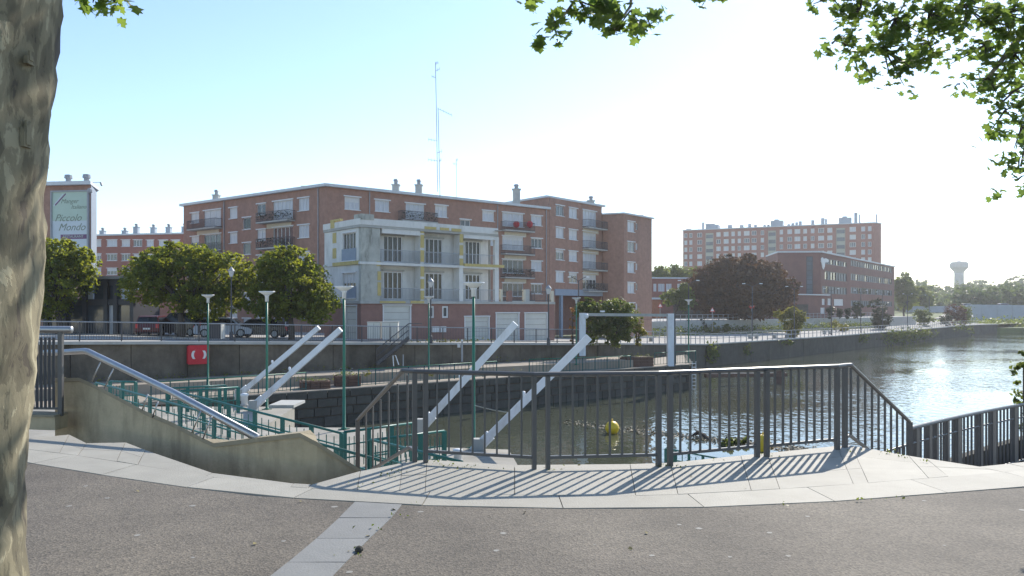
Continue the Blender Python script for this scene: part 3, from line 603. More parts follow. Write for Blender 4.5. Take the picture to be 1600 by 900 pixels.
# ================================================================ LOCK FURNITURE
def rail_run(name, label, pts, group=None, h=1.0, posts=None, npost=4, nb=6, m='teal', r=0.035, mids=(0.5,), pw=0.13, infill=True, cap_m=None, pd=0.05):
    """a railing: top rail, posts one by one, middle rails; thin infill bars joined. pts are top-rail points"""
    t = thing(name, label, 'railing', (pts[0][0], pts[0][1], pts[0][2]-h), group=group)
    MB().tube(pts, r, 8).build('top_rail', cap_m or m, t, True)
    for a, b in zip(pts[:-1], pts[1:]):
        a, b = Vector(a), Vector(b); d = (b-a); rz = math.atan2(d.y, d.x)
        for k in range(npost+1):
            q = a+d*(k/npost); MB().box((q.x, q.y, q.z-h/2), (pw, pd, h), rz).build('post', m, t)
        for mz in mids:
            MB().bar(a-Vector((0, 0, mz*h)), b-Vector((0, 0, mz*h)), 0.035).build('middle_rail', m, t)
        if infill:
            mb = MB(); n = npost*nb
            for k in range(n):
                if k % nb == 0: continue
                q = a+d*(k/n); mb.box((q.x, q.y, q.z-h*0.55), (0.018, 0.018, h*0.82), rz)
            stuff(mb.build('bars', m, t))
    return t
B0, B1 = P(150, 598, 24.0), P(604, 722, 16.4); A0, A1 = P(281, 613, 23.2), P(534, 677, 20.1)
rail_run('ramp_railing', 'thick turquoise ramp railing nearest the parapet, running down behind it', [B0, B1], h=0.95, npost=8, nb=5, mids=(0.3, 0.6))
rail_run('ramp_railing', 'turquoise ramp railing ending in a post beside the second green lamp', [A0, A1], h=0.95, npost=6, nb=4, mids=(0.35, 0.68))
ramp = MB(); ramp.prism([B0[:2], B1[:2], (A1[0]+.4, A1[1]), A0[:2]], LOW-.05, [B0[2]-.97, B1[2]-.97, A1[2]-.97, A0[2]-.97]); struct(ramp.build('ramp', 'path_low'))
rail_run('landing_rail', 'short turquoise railing starting beside the second green lamp foot', [P(538, 675, 20.3), P(646, 661, 21.9)], h=0.98, npost=3, nb=5, mids=(0.35, 0.7))
rail_run('landing_rail', 'turquoise railing seen through the left end of the platform railing', [P(578, 688, 19.1), P(694, 673.5, 20.4)], h=0.98, npost=3, nb=5, mids=(0.4, 0.72))
rail_run('stair_rail', 'turquoise stair railing diving under the platform edge at left', [P(580, 687, 19.0), P(722, 722, 15.4)], h=0.95, npost=4, nb=4, mids=(0.4, 0.72))
rail_run('walkway_rail', 'short upper turquoise rail behind the stainless handrail', [P(262, 607, 29.0), P(352, 602, 30.5)], h=0.95, npost=3, nb=4)
rail_run('walkway_rail', 'turquoise rail ending at the foot of the leftmost white beam', [P(282, 611, 27.0), P(372, 605, 28.5)], h=0.95, npost=3, nb=4)
rail_run('walkway_rail', 'turquoise rail corner at the left just above the parapet slope', [P(172, 596, 27.0), P(212, 597, 26.5)], h=0.95, npost=2, nb=4)
rail_run('pontoon_rail', 'blue-green rail dipping under the platform by the far debris', [P(1040, 701, 19.2), P(1056, 703.5, 19.0), P(1122, 716.5, 17.0)], h=0.5, npost=3, nb=2, r=0.02, pw=0.05)
gR = 'green railings along the far lock path'
def far_rail(label, a, b, npost, nb, h=0.98): return rail_run('lock_railing', label, [a, b], gR, h, npost=npost, nb=nb, m='teal_dark', r=0.03, mids=(0.93,), pw=0.05, cap_m='lamp_green')
def on_path(u, v, dz=-1.66): return G(u, v, dz)
far_rail('green path railing behind the two left white beams, ending by a planter', P(236, 597.5, edge_at(236)+.4), P(478, 582, edge_at(478)+.4), 9, 4)
far_rail('green path railing between the brick planters and the third white beam', P(560, 577.5, edge_at(560)+.4), P(776, 564.5, edge_at(776)+.4), 9, 4)
far_rail('green path railing crossing behind the rightmost white beam', P(827, 561.5, edge_at(827)+.5), P(985, 556, edge_at(985)+.6), 8, 4)
far_rail('short green railing left of the right portal post', P(1023, 551.5, 61.6), P(1046, 550.5, 62.0), 1, 5)
far_rail('short green railing between the right portal post and the ladder', P(1056, 550, 62.6), P(1087, 548.5, 63.6), 2, 6)

# green funnel lamps
def lamp(label, x, y, z, h, group='green funnel-headed lamps around the lock'):
    t = thing('street_lamp', label, 'street lamp', (x, y, z), group=group)
    MB().lathe([(0.11, 0), (0.11, 0.05), (0.055, 0.08), (0.05, h*0.45), (0.042, h-0.42)], (x, y, z), 10).build('pole', 'lamp_green', t, True)
    MB().lathe([(0.075, h-0.44), (0.075, h-0.22), (0.10, h-0.20), (0.10, h-0.18)], (x, y, z), 12).build('collar', 'lamp_white', t, True)
    MB().lathe([(0.09, h-0.18), (0.33, h-0.03), (0.335, h), (0.30, h), (0.08, h-0.15)], (x, y, z), 18).build('reflector', 'lamp_white', t, True)
    for k in range(4): MB().bar((x, y, z+0.02), (x+0.2*math.cos(k*1.57+.4), y+0.2*math.sin(k*1.57+.4), z+0.02), 0.03).build('foot', 'lamp_green', t)
    return t
for lb, u, vt, vb, Y in (('nearest and tallest green lamp, standing between the two right white beams', 740, 441, 700, 23.4), ('green lamp with white funnel head on the concrete platform beside the turquoise rails', 537.5, 447, 671, 27.0), ('green lamp crossing in front of the two left white beams', 417, 455, 640, 32.3), ('green lamp in front of the right edge of the red lifebuoy box', 325, 460.5, 603, 41.9), ('distant green lamp in front of the white house with yellow stripes', 670, 463, 582, 50.0), ('distant green lamp in front of the grey portico, left of the conifers', 900.5, 465, 570, 57.0), ('distant green lamp among the clipped bushes right of the portal', 1076, 468, 568, 65.0)):
    x, y, z = P(u, vb, Y); lamp(lb, x, y, z, P(u, vt, Y)[2]-z)
# white raised beams
def beam(label, a, b, w, piv):
    t = thing('lock_beam', label, 'beam', a, group='raised white lock beams'); a = Vector(a); b = Vector(b); d = (b-a).normalized()
    MB().bar(a, b, w, w*1.05).build('beam', 'beam_white', t); MB().bar(b, b+d*0.02, w*0.96, w).build('end_cap', 'lamp_white', t)
    mid = a+(b-a)*0.42; n = Vector((-d.z, 0, d.x)); MB().lathe([(0.03, 0), (0.03, 0.06), (0.06, 0.08), (0.05, 0.16), (0.015, 0.18)], tuple(mid+n*(w*0.5)), 8).build('eye_bolt', 'lamp_white', t)
    f = Vector((a.x, a.y, LOW)); MB().box((f.x-.1, f.y, f.z+0.02+(a.z-f.z)*.5), (0.34, 0.3, max(0.25, a.z-f.z+.3))).build('bracket', 'concrete', t)
    MB().bar(a-d*0.35, a+d*0.4, w*0.5, w*1.5).build('hinge_plate', 'lamp_white', t); return t
def mkbeam(label, u0, v0, u1, v1, Y, w): beam(label, P(u0, v0, Y), P(u1, v1, Y-0.2), w, 0)
mkbeam('leftmost raised white beam, its top level with the quay railing', 377, 614, 498, 512, 36.5, 0.215)
mkbeam('second white beam from the left, ending at the green lamp pole', 400, 632, 532, 515, 31.8, 0.22)
mkbeam('third white beam from the left, ending before the white garage doors', 664, 662, 805, 506, 26.6, 0.23)
mkbeam('rightmost and longest white beam, rising past the left portal post', 752, 694, 920, 527, 23.2, 0.215)
tag(MB().tube([P(738, 632.5, 24.4), P(770, 640.5, 24), P(797, 645, 23.2)], .018, 5).build('mooring_rope', 'path_low'), 'thin pale rope strung from the nearest lamp to the rightmost white beam', 'rope')
# white cabinets and bollards by the beams
for lb, u, v, Y, w, h in (('small white post box standing between the two left white beams', 382, 636, 33.5, .28, .55), ('rounded white bollard at the foot of the rightmost beam', 715, 704, 21.4, .22, .36)):
    x, y, z = P(u, v, Y); t = thing('bollard', lb, 'bollard', (x, y, LOW)); MB().lathe([(w*.5, 0), (w*.5, h*.75), (w*.62, h*.8), (w*.6, h*.95), (w*.2, h)], (x, y, LOW), 12).build('body', 'lamp_white', t, True); MB().lathe([(w*.7, 0), (w*.7, .06)], (x, y, LOW), 12).build('base', 'concrete', t)
# concrete block at the left lock side and planters
mb = MB(); mb.prism([P(420, 640, 32.8)[:2], P(459, 640, 32.8)[:2], (P(459, 640, 32.8)[0], 34.6), (P(420, 640, 32.8)[0], 34.6)], LOW, LOW+.12); tag(mb.build('concrete_block', 'concrete'), 'pale concrete block on the lock edge right of the left white beams', 'block')
def planter(label, c, w, d, h, seed, group='brick planters on the lock path'):
    t = thing('planter', label, 'planter', c, group=group); x, y, z = c; rz = R(20); q = Matrix.Rotation(rz, 3, 'Z')
    nx = max(2, int(w/0.55)); 
    for j in range(3):
        for i in range(nx):
            o = q@Vector((-w/2+w*(i+.5)/nx, -d/2+.06, 0)); MB().box((x+o.x, y+o.y, z+h*(j+.5)/3), (w/nx-.02, .12+random.uniform(0, .02), h/3-.02), rz).build('block', 'brick_dark', t)
    MB().box((x, y+.05, z+h*.48), (w-.05, d-.16, h*.96), rz).build('core', 'brick_dark', t); MB().box((x, y, z+h-.01), (w-.25, d-.3, .08), rz).build('soil', 'soil', t)
    pos = np.array([x, y, z+h])+rng.normal(size=(160, 3))*np.array([w*.28, d*.2, .10]); pos[:, 2] = np.abs(pos[:, 2]-z-h)+z+h; V, Fc = leaves(pos, .10, .8); V -= np.array(c); stuff(link('plants', raw_mesh('plants', V, Fc, 'leaf_shrub'), t)); return t
planter('low brown brick planter left of the second green lamp', (P(490, 612, 44.4)[0], 44.6, LOWF), 1.7, 1.2, .45, 1)
planter('brown brick planter with hoop rods behind the second green lamp', (P(541, 610, 46)[0], 46.2, LOWF), 1.5, 1.2, .62, 2)
planter('brown brick planter with two tufts left of the right portal post', (P(995, 576, 61)[0], 61.2, LOWF), 2.4, 1.3, .75, 3)
t = thing('hoop', 'thin grey hoop rods rising from the brick planter behind the second lamp', 'rods', (P(541, 600, 46)[0], 46.0, LOWF+.6)); 
for u in (530, 548):
    x, y, z = P(u, 594, 46.0); MB().tube([(x, y, z), (x, y, z+.62), (x+.06, y, z+.72), (x+.14, y, z+.68)], .018, 6).build('rod', 'grey_metal', t)
# steel portal
t = thing('steel_portal', 'white steel portal of two posts and a thin crossbeam over the lock path', 'portal', P(980, 565, 57))
a = P(910, 556, 58.0); b = P(1048.5, 572, 62.0)
MB().box((a[0], a[1], (a[2]+P(0, 489, 58)[2])/2), (0.46, 0.42, P(0, 489, 58)[2]-a[2])).build('post', 'beam_white', t); MB().box((b[0]-.06, b[1], (b[2]+P(0, 490, 62)[2])/2), (0.50, 0.55, P(0, 490, 62)[2]-b[2])).build('post', 'beam_white', t)
MB().box((b[0]+.25, b[1]+.02, (b[2]+P(0, 490, 62)[2])/2), (0.12, 0.54, P(0, 490, 62)[2]-b[2]+.02)).build('guide_rail', 'iron', t)
MB().bar(P(913, 491.5, 58), P(1046, 492.5, 62), 0.16, 0.22).build('crossbeam', 'concrete', t); MB().box((P(941, 487, 57.6)[0], 57.5, P(0, 486.5, 57.6)[2]), (.35, .2, .12)).build('lamp_box', 'lamp_white', t)
MB().lathe([(.05, 0), (.16, .1), (.16, .3), (.05, .4)], (a[0]+.28, a[1]-.2, P(0, 498, 58)[2]), 8).build('spot_lamp', 'lamp_white', t)
# ladder, jetty beam with pile
t = thing('ladder', 'white rung ladder on the corner of the stone lock wall', 'ladder', (15.0, 63.2, WATER)); 
for dx in (-.16, .16): MB().box((15.0+dx, 63.3, -4.1), (.035, .05, 2.6)).build('side_rail', 'lamp_white', t)
for k in range(8): MB().box((15.0, 63.28, -5.1+k*.3), (.3, .05, .05)).build('rung', 'lamp_white', t)
t = thing('jetty_beam', 'rusty red floating guide beam reaching from the lock corner to a dark pile', 'beam', P(1160, 592, 68)); MB().bar(P(1102, 587, 66.0), P(1228, 585.5, 68), .45, .30).build('beam', 'brick_dark', t); MB().box(P(1218, 592, 68), (.75, .6, 1.5)).build('pile', 'wood_brown', t); MB().bar(P(1102, 583.6, 66.0), P(1228, 582.2, 68), .10, .05).build('walk_plate', 'concrete', t)
# red lifebuoy box
t = thing('lifebuoy_box', 'red lifebuoy box with two white arcs hanging on the retaining wall', 'lifebuoy box', P(309.5, 568, wall_at(309.5)-.18), math.atan(.6875)); c = P(309.5, 554, wall_at(309.5)-.18)
mb = MB(); mb.box(c, (1.22, .22, 1.04)); mb.box((c[0], c[1]-.1, c[2]), (1.12, .1, 1.12)); mb.box((c[0], c[1]-.13, c[2]), (1.0, .06, .94)); mb.build('case', 'red', t)
mb = MB(); n = 20; mb.lathe([(.20, -.03), (.36, -.03), (.36, .03), (.20, .03)], (0, 0, 0), n); mb.v = [(c[0]+x, c[1]-.18+z, c[2]+y*1.05) for x, y, z in mb.v]; mb.build('ring', 'red', t)
for sgn in (-1, 1):
    mb = MB(); pts = [(c[0]+sgn*(.28+.0)*math.cos(aa)*1.25, c[1]-.215, c[2]+.36*math.sin(aa)) for aa in np.linspace(-.72, .72, 9)]
    for p, q in zip(pts[:-1], pts[1:]): mb.bar(p, q, .02, .15, (1, 0, 0) if False else (0, 0, 1)) if False else mb.add([(p[0]-.07, p[1], p[2]), (p[0]+.07, p[1], p[2]), (q[0]+.07, q[1], q[2]), (q[0]-.07, q[1], q[2])], [(0, 1, 2, 3)])
    mb.build('white_arc', 'white_paint', t)
# steel steps against the retaining wall
t = thing('quay_stairs', 'dark blue-grey steel stair with sloping railings against the retaining wall', 'stairs', P(590, 575, 51.2)); a, b = Vector(P(590, 568, wall_at(590)-.7)), Vector(P(640, 527, wall_at(640)-.7))
for k in range(12): q = a+(b-a)*((k+.5)/12); MB().box((q.x, q.y, q.z-.1), (.22, .9, .05)).build('tread', 'iron', t)
for dz, nm in ((.95, 'handrail'), (.5, 'middle_rail'), (0, 'stringer')): MB().bar(a+Vector((0, -.45, dz)), b+Vector((0, -.45, dz)), .05 if dz else .08, .05 if dz else .2).build(nm, 'iron', t)
mb = MB()
for k in range(26): q = a+(b-a)*(k/25); mb.box((q.x, q.y-.45, q.z+.47), (.02, .02, .95))
stuff(mb.build('bars', 'iron', t)); MB().bar(b+Vector((0, -.4, .95)), b+Vector((.9, -.4, .95)), .05).build('landing_rail', 'iron', t)
for lb, u, v, w, z in (('thin white hand hoop on the lock path left of the third beam', 618, 555, 622, 572),):
    t = thing('hoop', lb, 'rods', P(620, 572, 47)); MB().tube([P(615, 572, 47), P(614, 556, 47), P(618, 555, 47), P(623, 570, 47)], .03, 6).build('rod', 'lamp_white', t); MB().tube([P(630, 572, 47), P(630, 554, 47)], .035, 6).build('rod', 'grey_metal', t)
# quay railing on the far side: posts one by one, thin bars joined
t = thing('quay_railing', 'long grey quay railing with thin bars above the retaining wall', 'railing', (-12, 50.05, -.72)); n = 24; wp_ = [Fw.pt(Fw.L*k/n, wq(Fw.L*k/n)+.06, .0) for k in range(n+1)]; RH = 1.08
MB().tube([(p[0], p[1], p[2]+RH) for p in wp_], .037, 6).build('top_rail', 'grey_metal', t); MB().tube([(p[0], p[1], p[2]+.1) for p in wp_], .025, 5).build('bottom_rail', 'iron', t)
for p in wp_: MB().box((p[0], p[1], p[2]+RH/2), (.06, .06, RH-.02), Fw.rz).build('post', 'iron', t)
mb = MB()
for k in range(int(Fw.L/.13)): p = Fw.pt(k*.13, wq(k*.13)+.06, 0); mb.box((p[0], p[1], p[2]+RH*.53), (.016, .016, RH*.88))
stuff(mb.build('bars', 'iron', t))
t = thing('bank_railing', 'pale grey post railing following the far bank from the portal to the bridge', 'railing', (45, 109, -2.4)); bl = []
for i in range(5, 10):
    a, b = bank[i], bank[i+1]; Fb = Face(a, b); za, zb = qh(*a), qh(*b); n = max(1, int(Fb.L/1.5))
    for k in range(n):
        p = Fb.pt(Fb.L*k/n, za+(zb-za)*k/n, .02); MB().box((p[0], p[1], p[2]+.6), (.07, .07, 1.2), Fb.rz).build('post', 'grey_metal', t)
    for dz in (1.2, .65): MB().bar(Fb.pt(0, za+dz, .02), Fb.pt(Fb.L, zb+dz, .02), .06).build('rail', 'grey_metal', t)
for a, b in zip((6, 15), (9, 17)): pass
# small things on the quay wall
c = P(717, 540, 55.4); tag(MB().box(c, (.22, .06, .28)).box((c[0], c[1]-.035, c[2]), (.14, .02, .18)).build('notice', 'white_paint'), 'small white notice on the retaining wall beside a grey post', 'notice')
x, y, z = P(722, 565, 55.0); t = thing('level_post', 'short grey post with a white cap standing before the retaining wall', 'post', (x, y, z)); MB().box((x, y, z+.75), (.12, .12, 1.5)).build('shaft', 'grey_metal', t); MB().box((x, y, z+1.53), (.15, .15, .08)).build('cap', 'lamp_white', t)
for lb, u, w, h, m in (('pale utility cabinet behind the quay railing, left one', 585, 20, 25, 'garage'), ('wide pale utility cabinet behind the quay railing, right one', 610, 25, 25, 'garage')):
    Y = 54.6; x, y, z = P(u, 529, Y); w, h = w/F*Y, h/F*Y; t = thing('utility_cabinet', lb, 'cabinet', (x, y, z)); MB().box((x, y, z+h/2), (w, .5, h)).build('body', m, t); MB().box((x, y, z+h+.03), (w+.06, .56, .06)).build('lid', 'concrete', t); MB().box((x, y-.255, z+h/2), (.02, .012, h*.9)).build('door_gap', 'iron', t)
Y = 47.8; x, y, z = P(338, 529, Y); t = thing('kiosk', 'square grey bin kiosk behind the quay railing above the lifebuoy box', 'kiosk', (x, y, z)); w = 20/F*Y; MB().box((x, y, z+.45), (w, .6, .9)).build('body', 'panel_dark', t); MB().box((x, y, z+.93), (w+.08, .68, .06)).build('lid', 'concrete', t)
for k in (-1, 1): MB().box((x+k*(w/2+.02), y, z+.45), (.06, .62, .9)).build('post', 'garage', t)
# buoys, driftwood, reeds, debris
def buoy(label, u, v, d, cyl=False):
    x, y, z = G(u, v, WATER); t = thing('buoy', label, 'buoy', (x, y, z), group='yellow buoys holding the debris line')
    prof = [(d/2*math.sin(a), d*.38-d/2*math.cos(a)) for a in np.linspace(.05, math.pi-.05, 14)] if not cyl else [(d*.36, -.2), (d*.4, 0), (d*.4, d*.7), (d*.34, d*.85), (d*.1, d*.92)]
    MB().lathe(prof, (x, y, z), 20).build('float', 'yellow', t, True); MB().lathe([(.03, 0), (.03, .1), (.05, .12), (.02, .14)], (x, y, z+prof[-1][1]-.02), 8).build('lug', 'yellow', t); MB().lathe([(d*.505, 0), (d*.508, .025), (d*.505, .05)], (x, y, z+d*.36), 20).build('seam', 'yellow', t) if not cyl else None
buoy('round yellow buoy floating beyond the middle of the platform railing', 956.5, 677, .75)
buoy('upright yellow buoy half hidden by railing posts on the right', 1192, 704, .82, True)
dp = []
for k in range(1500):
    t_ = rng.random()**0.8; u = 880+t_*400; v = 660+ (u-880)*0.115+rng.normal()*2.2*(1+abs(rng.normal())*.5); dp.append(G(u, min(v, 716), WATER+.01))
dp = np.array(dp); V, Fc = leaves(dp, .16, 2.5); stuff(tag(link('floating_debris', raw_mesh('floating_debris', V, Fc, 'debris')), 'thin line of floating twigs and litter between the yellow buoys', 'debris'))
p = [G(1081, 684, WATER), G(1090, 682.5, WATER), G(1102, 685, WATER), G(1110, 687.5, WATER)]; p = [(a, b, c+.1+.12*math.sin(i*1.5)) for i, (a, b, c) in enumerate(p)]
t = tag(MB().tube(p, [.05, .12, .10, .03], 7).tube([p[1], (p[1][0]-.2, p[1][1], p[1][2]+.25)], [.05, .01], 5).build('driftwood', 'bark_far'), 'dark piece of driftwood floating in the debris line', 'driftwood')
for lb, u, v in (('green reed clump floating left in the debris line', 1134, 696), ('darker reed clump floating right of the other one', 1157, 694)):
    x, y, z = G(u, v, WATER); shrub('reeds', lb, (x, y, z), [(x, y, z+.15, .4, .3, .22)], 300, .22, 'leaf_shrub', 'reed clumps in the debris', cat='reeds')
# weeds, dry leaves and pale blots on the ground
wp = []
for u, v, n in ((600, 743, 25), (622, 738, 20), (560, 757, 12), (693, 727, 22), (727, 731, 18), (770, 733, 6), (672, 723, 16), (866, 734, 14), (1038, 729, 40), (1063, 731, 8), (1205, 712, 14), (1335, 706, 10), (1388, 709, 26), (1410, 715, 12), (1448, 722, 8), (1130, 719, 6), (1240, 791, 6), (1355, 783, 8), (1405, 779, 8), (640, 791, 6), (620, 806, 8), (590, 828, 8), (545, 867, 8)):
    x, y, z = G(u, v); wp.append(np.array([x, y, .012])+rng.normal(size=(max(3, n//2), 3))*np.array([.06, .04, .010]))
wp = np.concatenate(wp); wp[:, 2] = np.abs(wp[:, 2])+.004; V, Fc = leaves(wp, .026, .6); stuff(tag(link('weeds', raw_mesh('weeds', V, Fc, 'leaf_shrub')), 'small weeds sprouting from the paving joints at the railing feet', 'weeds'))
lp = np.array([(rng.uniform(-4, 5), rng.uniform(4.2, 6.3), .004) for _ in range(6)]+[(*G(u, v)[:2], .006) for u, v in ((820, 801), (715, 731), (398, 850), (215, 768), (470, 784), (1010, 833), (985, 858), (615, 797), (905, 727), (1080, 745), (545, 862), (575, 838), (1165, 764))])
V, Fc = leaves(lp, .035, 3.0); stuff(tag(link('dry_leaves', raw_mesh('dry_leaves', V, Fc, 'dry_leaf')), 'a few dry brown leaves scattered over the asphalt', 'leaves'))
bm_ = MB()
for _ in range(60):
    x, y = rng.uniform(-4.5, 5.5), rng.uniform(4.3, 7.4); r = rng.uniform(.008, .028); n = 9
    if y > fO(800+x/y*F)[1]-.05: continue
    ph = rng.random(n)*.5+.75; bm_.add([(x+r*ph[k]*math.cos(k*6.283/n), y+r*ph[k]*math.sin(k*6.283/n), -.0045) for k in range(n)], [tuple(range(n))])
stuff(tag(bm_.build('pale_spots', 'pale_blot'), 'pale flattened gum spots scattered over the asphalt', 'spots'))
x, y, z = G(561, 861); rk = MB().lathe([(.01, 0), (.028, .006), (.03, .02), (.02, .034), (.006, .04)], (x, y, -.004), 7); tag(rk.build('pebble', 'lock_stone'), 'small dark pebble lying at the edge of the blue-grey slab band', 'pebble')

# ================================================================ BUILDINGS
def pxh(f, u0, v0, u1, v1): return f.rect(u0, v0, u1, v1)
KINDS = ['glass', 'curtain', 'curtain', 'glass', 'shutter', 'curtain', 'glass']
def rows_of(f, r, pitch, ks): return [(r[0], r[1], r[2]-pitch*k, r[3]-pitch*k) for k in ks]
def balcony(f, parent, s0, s1, z, rows=1, depth=1.0, plants=False, m='iron', solid=False):
    mb = MB(); f.box(mb, s0, s1, z-.14, z, 0.0, depth); o = mb.build('balcony', 'concrete', parent)
    rb = MB(); H = 1.0
    for a, b, oa, ob in ((s0, s1, depth-.04, depth-.04), (s0+.02, s0+.02, 0, depth-.06), (s1-.02, s1-.02, 0, depth-.06)):
        p, q = Vector(f.pt(a, z, oa)), Vector(f.pt(b, z, ob))
        for dz in (.08, H): rb.bar(p+Vector((0, 0, dz)), q+Vector((0, 0, dz)), .045)
        n = max(3, int((q-p).length/.12))
        for k in range(n+1): c = p+(q-p)*(k/n); rb.box((c.x, c.y, c.z+H/2), (.02, .02, H))
    rb.build('balcony_railing', m, o)
    if plants:
        pos = np.array([f.pt(rng.uniform(s0, s1), z+rng.uniform(.2, 1.0), depth*rng.uniform(.3, 1.1)) for _ in range(220)]); V, Fc = leaves(pos, .16); stuff(link('plants', raw_mesh('plants', V-np.array(wloc(o)), Fc, 'leaf_dark'), o))
    return o
def roof_bits(parent, items, m='concrete'):
    for (x, y, z, w, h, cap) in items:
        mb = MB(); mb.box((x, y, z+h/2), (w, w, h)); mb.box((x, y, z+h+.05), (w*1.25, w*1.25, .1))
        o = mb.build('chimney', m, parent)
        if cap: MB().lathe([(w*.28, 0), (w*.28, .35), (w*.42, .4), (w*.3, .6)], (x, y, z+h+.1), 8).build('chimney_cap', 'grey_metal', o)
def outline_shift(pts, o):
    c = (sum(p[0] for p in pts)/len(pts), sum(p[1] for p in pts)/len(pts)); out = []
    for x, y in pts: d = math.hypot(x-c[0], y-c[1]); out.append((x+(x-c[0])/d*o, y+(y-c[1])/d*o))
    return out

# ---- main brick block: left wing and right wing meeting at a corner
P1, P2, P3 = (-39.9, 93.3), (-18.85, 78.0), (4.66, 96.4); HM = 13.9; BZ = -1.6
mainb = thing('apartment_building', 'long five storey brick apartment block with its corner behind the white house', 'building', (P2[0], P2[1], BZ))
fL, fR = Face(P1, P2), Face(P2, P3); PIT = 2.82
hol = {fL: [], fR: []}; bal = []
def cols(f, lst, nrows):
    for (u0, v0, u1, v1, kind, mul) in lst:
        for k in range(nrows):
            r = pxh(f, u0, v0, u1, v1); r = (r[0], r[1], r[2]-PIT*k, r[3]-PIT*k); hol[f].append((*r, kind if k == 0 else random.choice(KINDS[:4]), mul))
cols(fL, [(298.4, 332.6, 311, 348.7, 'shutter', 1), (319, 328, 345, 354, 'shutter', 2), (358.7, 324.4, 370.7, 341.5, 'shutter', 0), (380, 340.3, 391.7, 358, 'glass_dark', 0), (402, 318.5, 415, 336, 'glass', 1), (427, 313.4, 457.6, 343, 'curtain', 4), (466.5, 309.6, 483, 328.8, 'curtain', 2)], 5)
cols(fR, [(538.6, 308, 562.4, 327.5, 'curtain', 2), (586, 312.7, 608.4, 331, 'curtain', 2), (634, 318.5, 663, 343, 'curtain', 3), (680, 321, 699, 339.5, 'curtain', 2), (719, 343.5, 735, 357, 'glass', 1), (753.8, 329.5, 772.3, 345.7, 'curtain', 1)], 2)
cols(fR, [(785, 333, 818, 354, 'curtain', 3), (830, 337, 846.7, 352.5, 'curtain', 2)], 5)
mb = MB(); fL.wall(mb, BZ, HM, hol[fL]); fR.wall(mb, BZ, HM, hol[fR])
bk = [(P3[0]-7.5, P3[1]+9), (-19.0, 95.0), (P1[0]+7, P1[1]+9.5)]
loop = [P1, P2, P3]+bk
for a, b in zip(loop[2:], loop[3:]+[P1]): mb.quad((*a, BZ), (*b, BZ), (*b, HM), (*a, HM))
mb.build('wall', 'brick', mainb)
for f in hol:
    for h in hol[f]: window(f, mainb, h[:4], h[4], h[5])
rp = outline_shift([P1, P2, P3], .0); nL, nR = fL.n*.35, fR.n*.35
P2o = (P2[0]+nL.x+nR.x, P2[1]+nL.y+nR.y); rf = MB().prism([(P1[0]+nL.x-.3, P1[1]+nL.y+.2), P2o, (P3[0]+nR.x, P3[1]+nR.y)]+bk, HM, HM+.28).build('roof', 'roof_edge', mainb)
roof_bits(rf, [(-35.6, 92.5, HM+.28, .7, .9, True), (-13.0, 86.0, HM+.28, .75, 1.1, True), (-10.6, 87.4, HM+.28, .75, 1.3, True), (-22, 83, HM+.28, 1.0, .4, False), (-7.2, 91.5, HM+.28, 1.1, .4, False), (-2.9, 94.5, HM+.28, 1.1, .35, False), (-28.5, 88.6, HM+.28, .9, .25, False)])
for f, u0, u1, v, n, pl in ((fL, 303.5, 347, 357.5, 4, ()), (fL, 411.5, 461, 346.2, 4, (0, 1)), (fR, 622, 677, 346.5, 2, (0,)), (fR, 782, 828, 361, 4, (2,))):
    s0, s1 = f.s_at(u0), f.s_at(u1); z = f.z_at((u0+u1)/2, v)
    for k in range(n):
        balcony(f, mainb, s0, s1, z-PIT*k, plants=k in pl)
        if k: mb = MB(); f.box(mb, s0+.6, s1-.6, z-PIT*k+2.15, z-PIT*k+2.66, -.05, .02); mb.build('cream_panel', 'cream', mainb)
for u in (802, 823): p = fR.pt(fR.s_at(u), fR.z_at(u, 357), .6); MB().lathe([(.05, 0), (.35, .2), (.4, .6), (.25, .8)], p, 8).build('parasol', 'red', mainb)
for f, u in ((fL, 351), (fL, 498), (fR, 577), (fR, 777), (fR, 853)): p = f.pt(f.s_at(u), 0, .09); MB().tube([(p[0], p[1], BZ), (p[0], p[1], HM-.05)], .055, 6).build('downpipe', 'grey_metal', mainb)
# ---- taller block over the grey portico
P4 = (12.4, 106.0); HT2 = 15.45; tall = thing('apartment_building', 'taller six storey brick block with four balconies above the grey portico', 'building', (P3[0], P3[1], BZ))
fT = Face((P3[0]+.03, P3[1]+.03), P4); HTn = []
for (u0, v0, u1, v1, kind, mul) in ((868.5, 321.5, 881, 337, 'curtain', 1), (889, 325.5, 902, 341, 'curtain', 1), (910.7, 329.5, 931.5, 354, 'curtain', 3)):
    for k in range(4): r = pxh(fT, u0, v0, u1, v1); HTn.append((r[0], r[1], r[2]-PIT*k, r[3]-PIT*k, random.choice(KINDS[:4]), mul))
zp = fT.z_at(900, 461.5); port = (fT.s_at(867.5), fT.L-.2, BZ-.6, zp)
mb = MB(); fT.wall(mb, BZ-.6, HT2, HTn+[port], depth=.16); tb = [(P4[0]-8, P4[1]+8), (P3[0]-8, P3[1]+9)]
for a, b in zip([P4]+tb, tb+[P3]): mb.quad((*a, BZ), (*b, BZ), (*b, HT2), (*a, HT2))
mb.build('wall', 'brick', tall)
for h in HTn: window(fT, tall, h[:4], h[4], h[5])
mb = MB(); fT.box(mb, port[0], port[1], BZ-.6, zp, -4.2, -4.0); fT.box(mb, port[0]-.1, port[0], BZ-.6, zp, -4, -.16); fT.box(mb, port[1], port[1]+.1, BZ-.6, zp, -4, -.16); fT.box(mb, port[0], port[1], zp, zp+.1, -4, -.16); mb.build('passage', 'brick_low', tall)
mb = MB(); fT.box(mb, port[0]-.15, fT.L+.05, zp-.05, fT.z_at(900, 452.5), -.2, .12); mb.build('portico_beam', 'grey_blue', tall)
mb = MB(); s = fT.s_at(877.5); fT.box(mb, s-.18, s+.18, BZ-.6, zp-.05, -.3, .08); mb.build('column', 'grey_blue', tall)
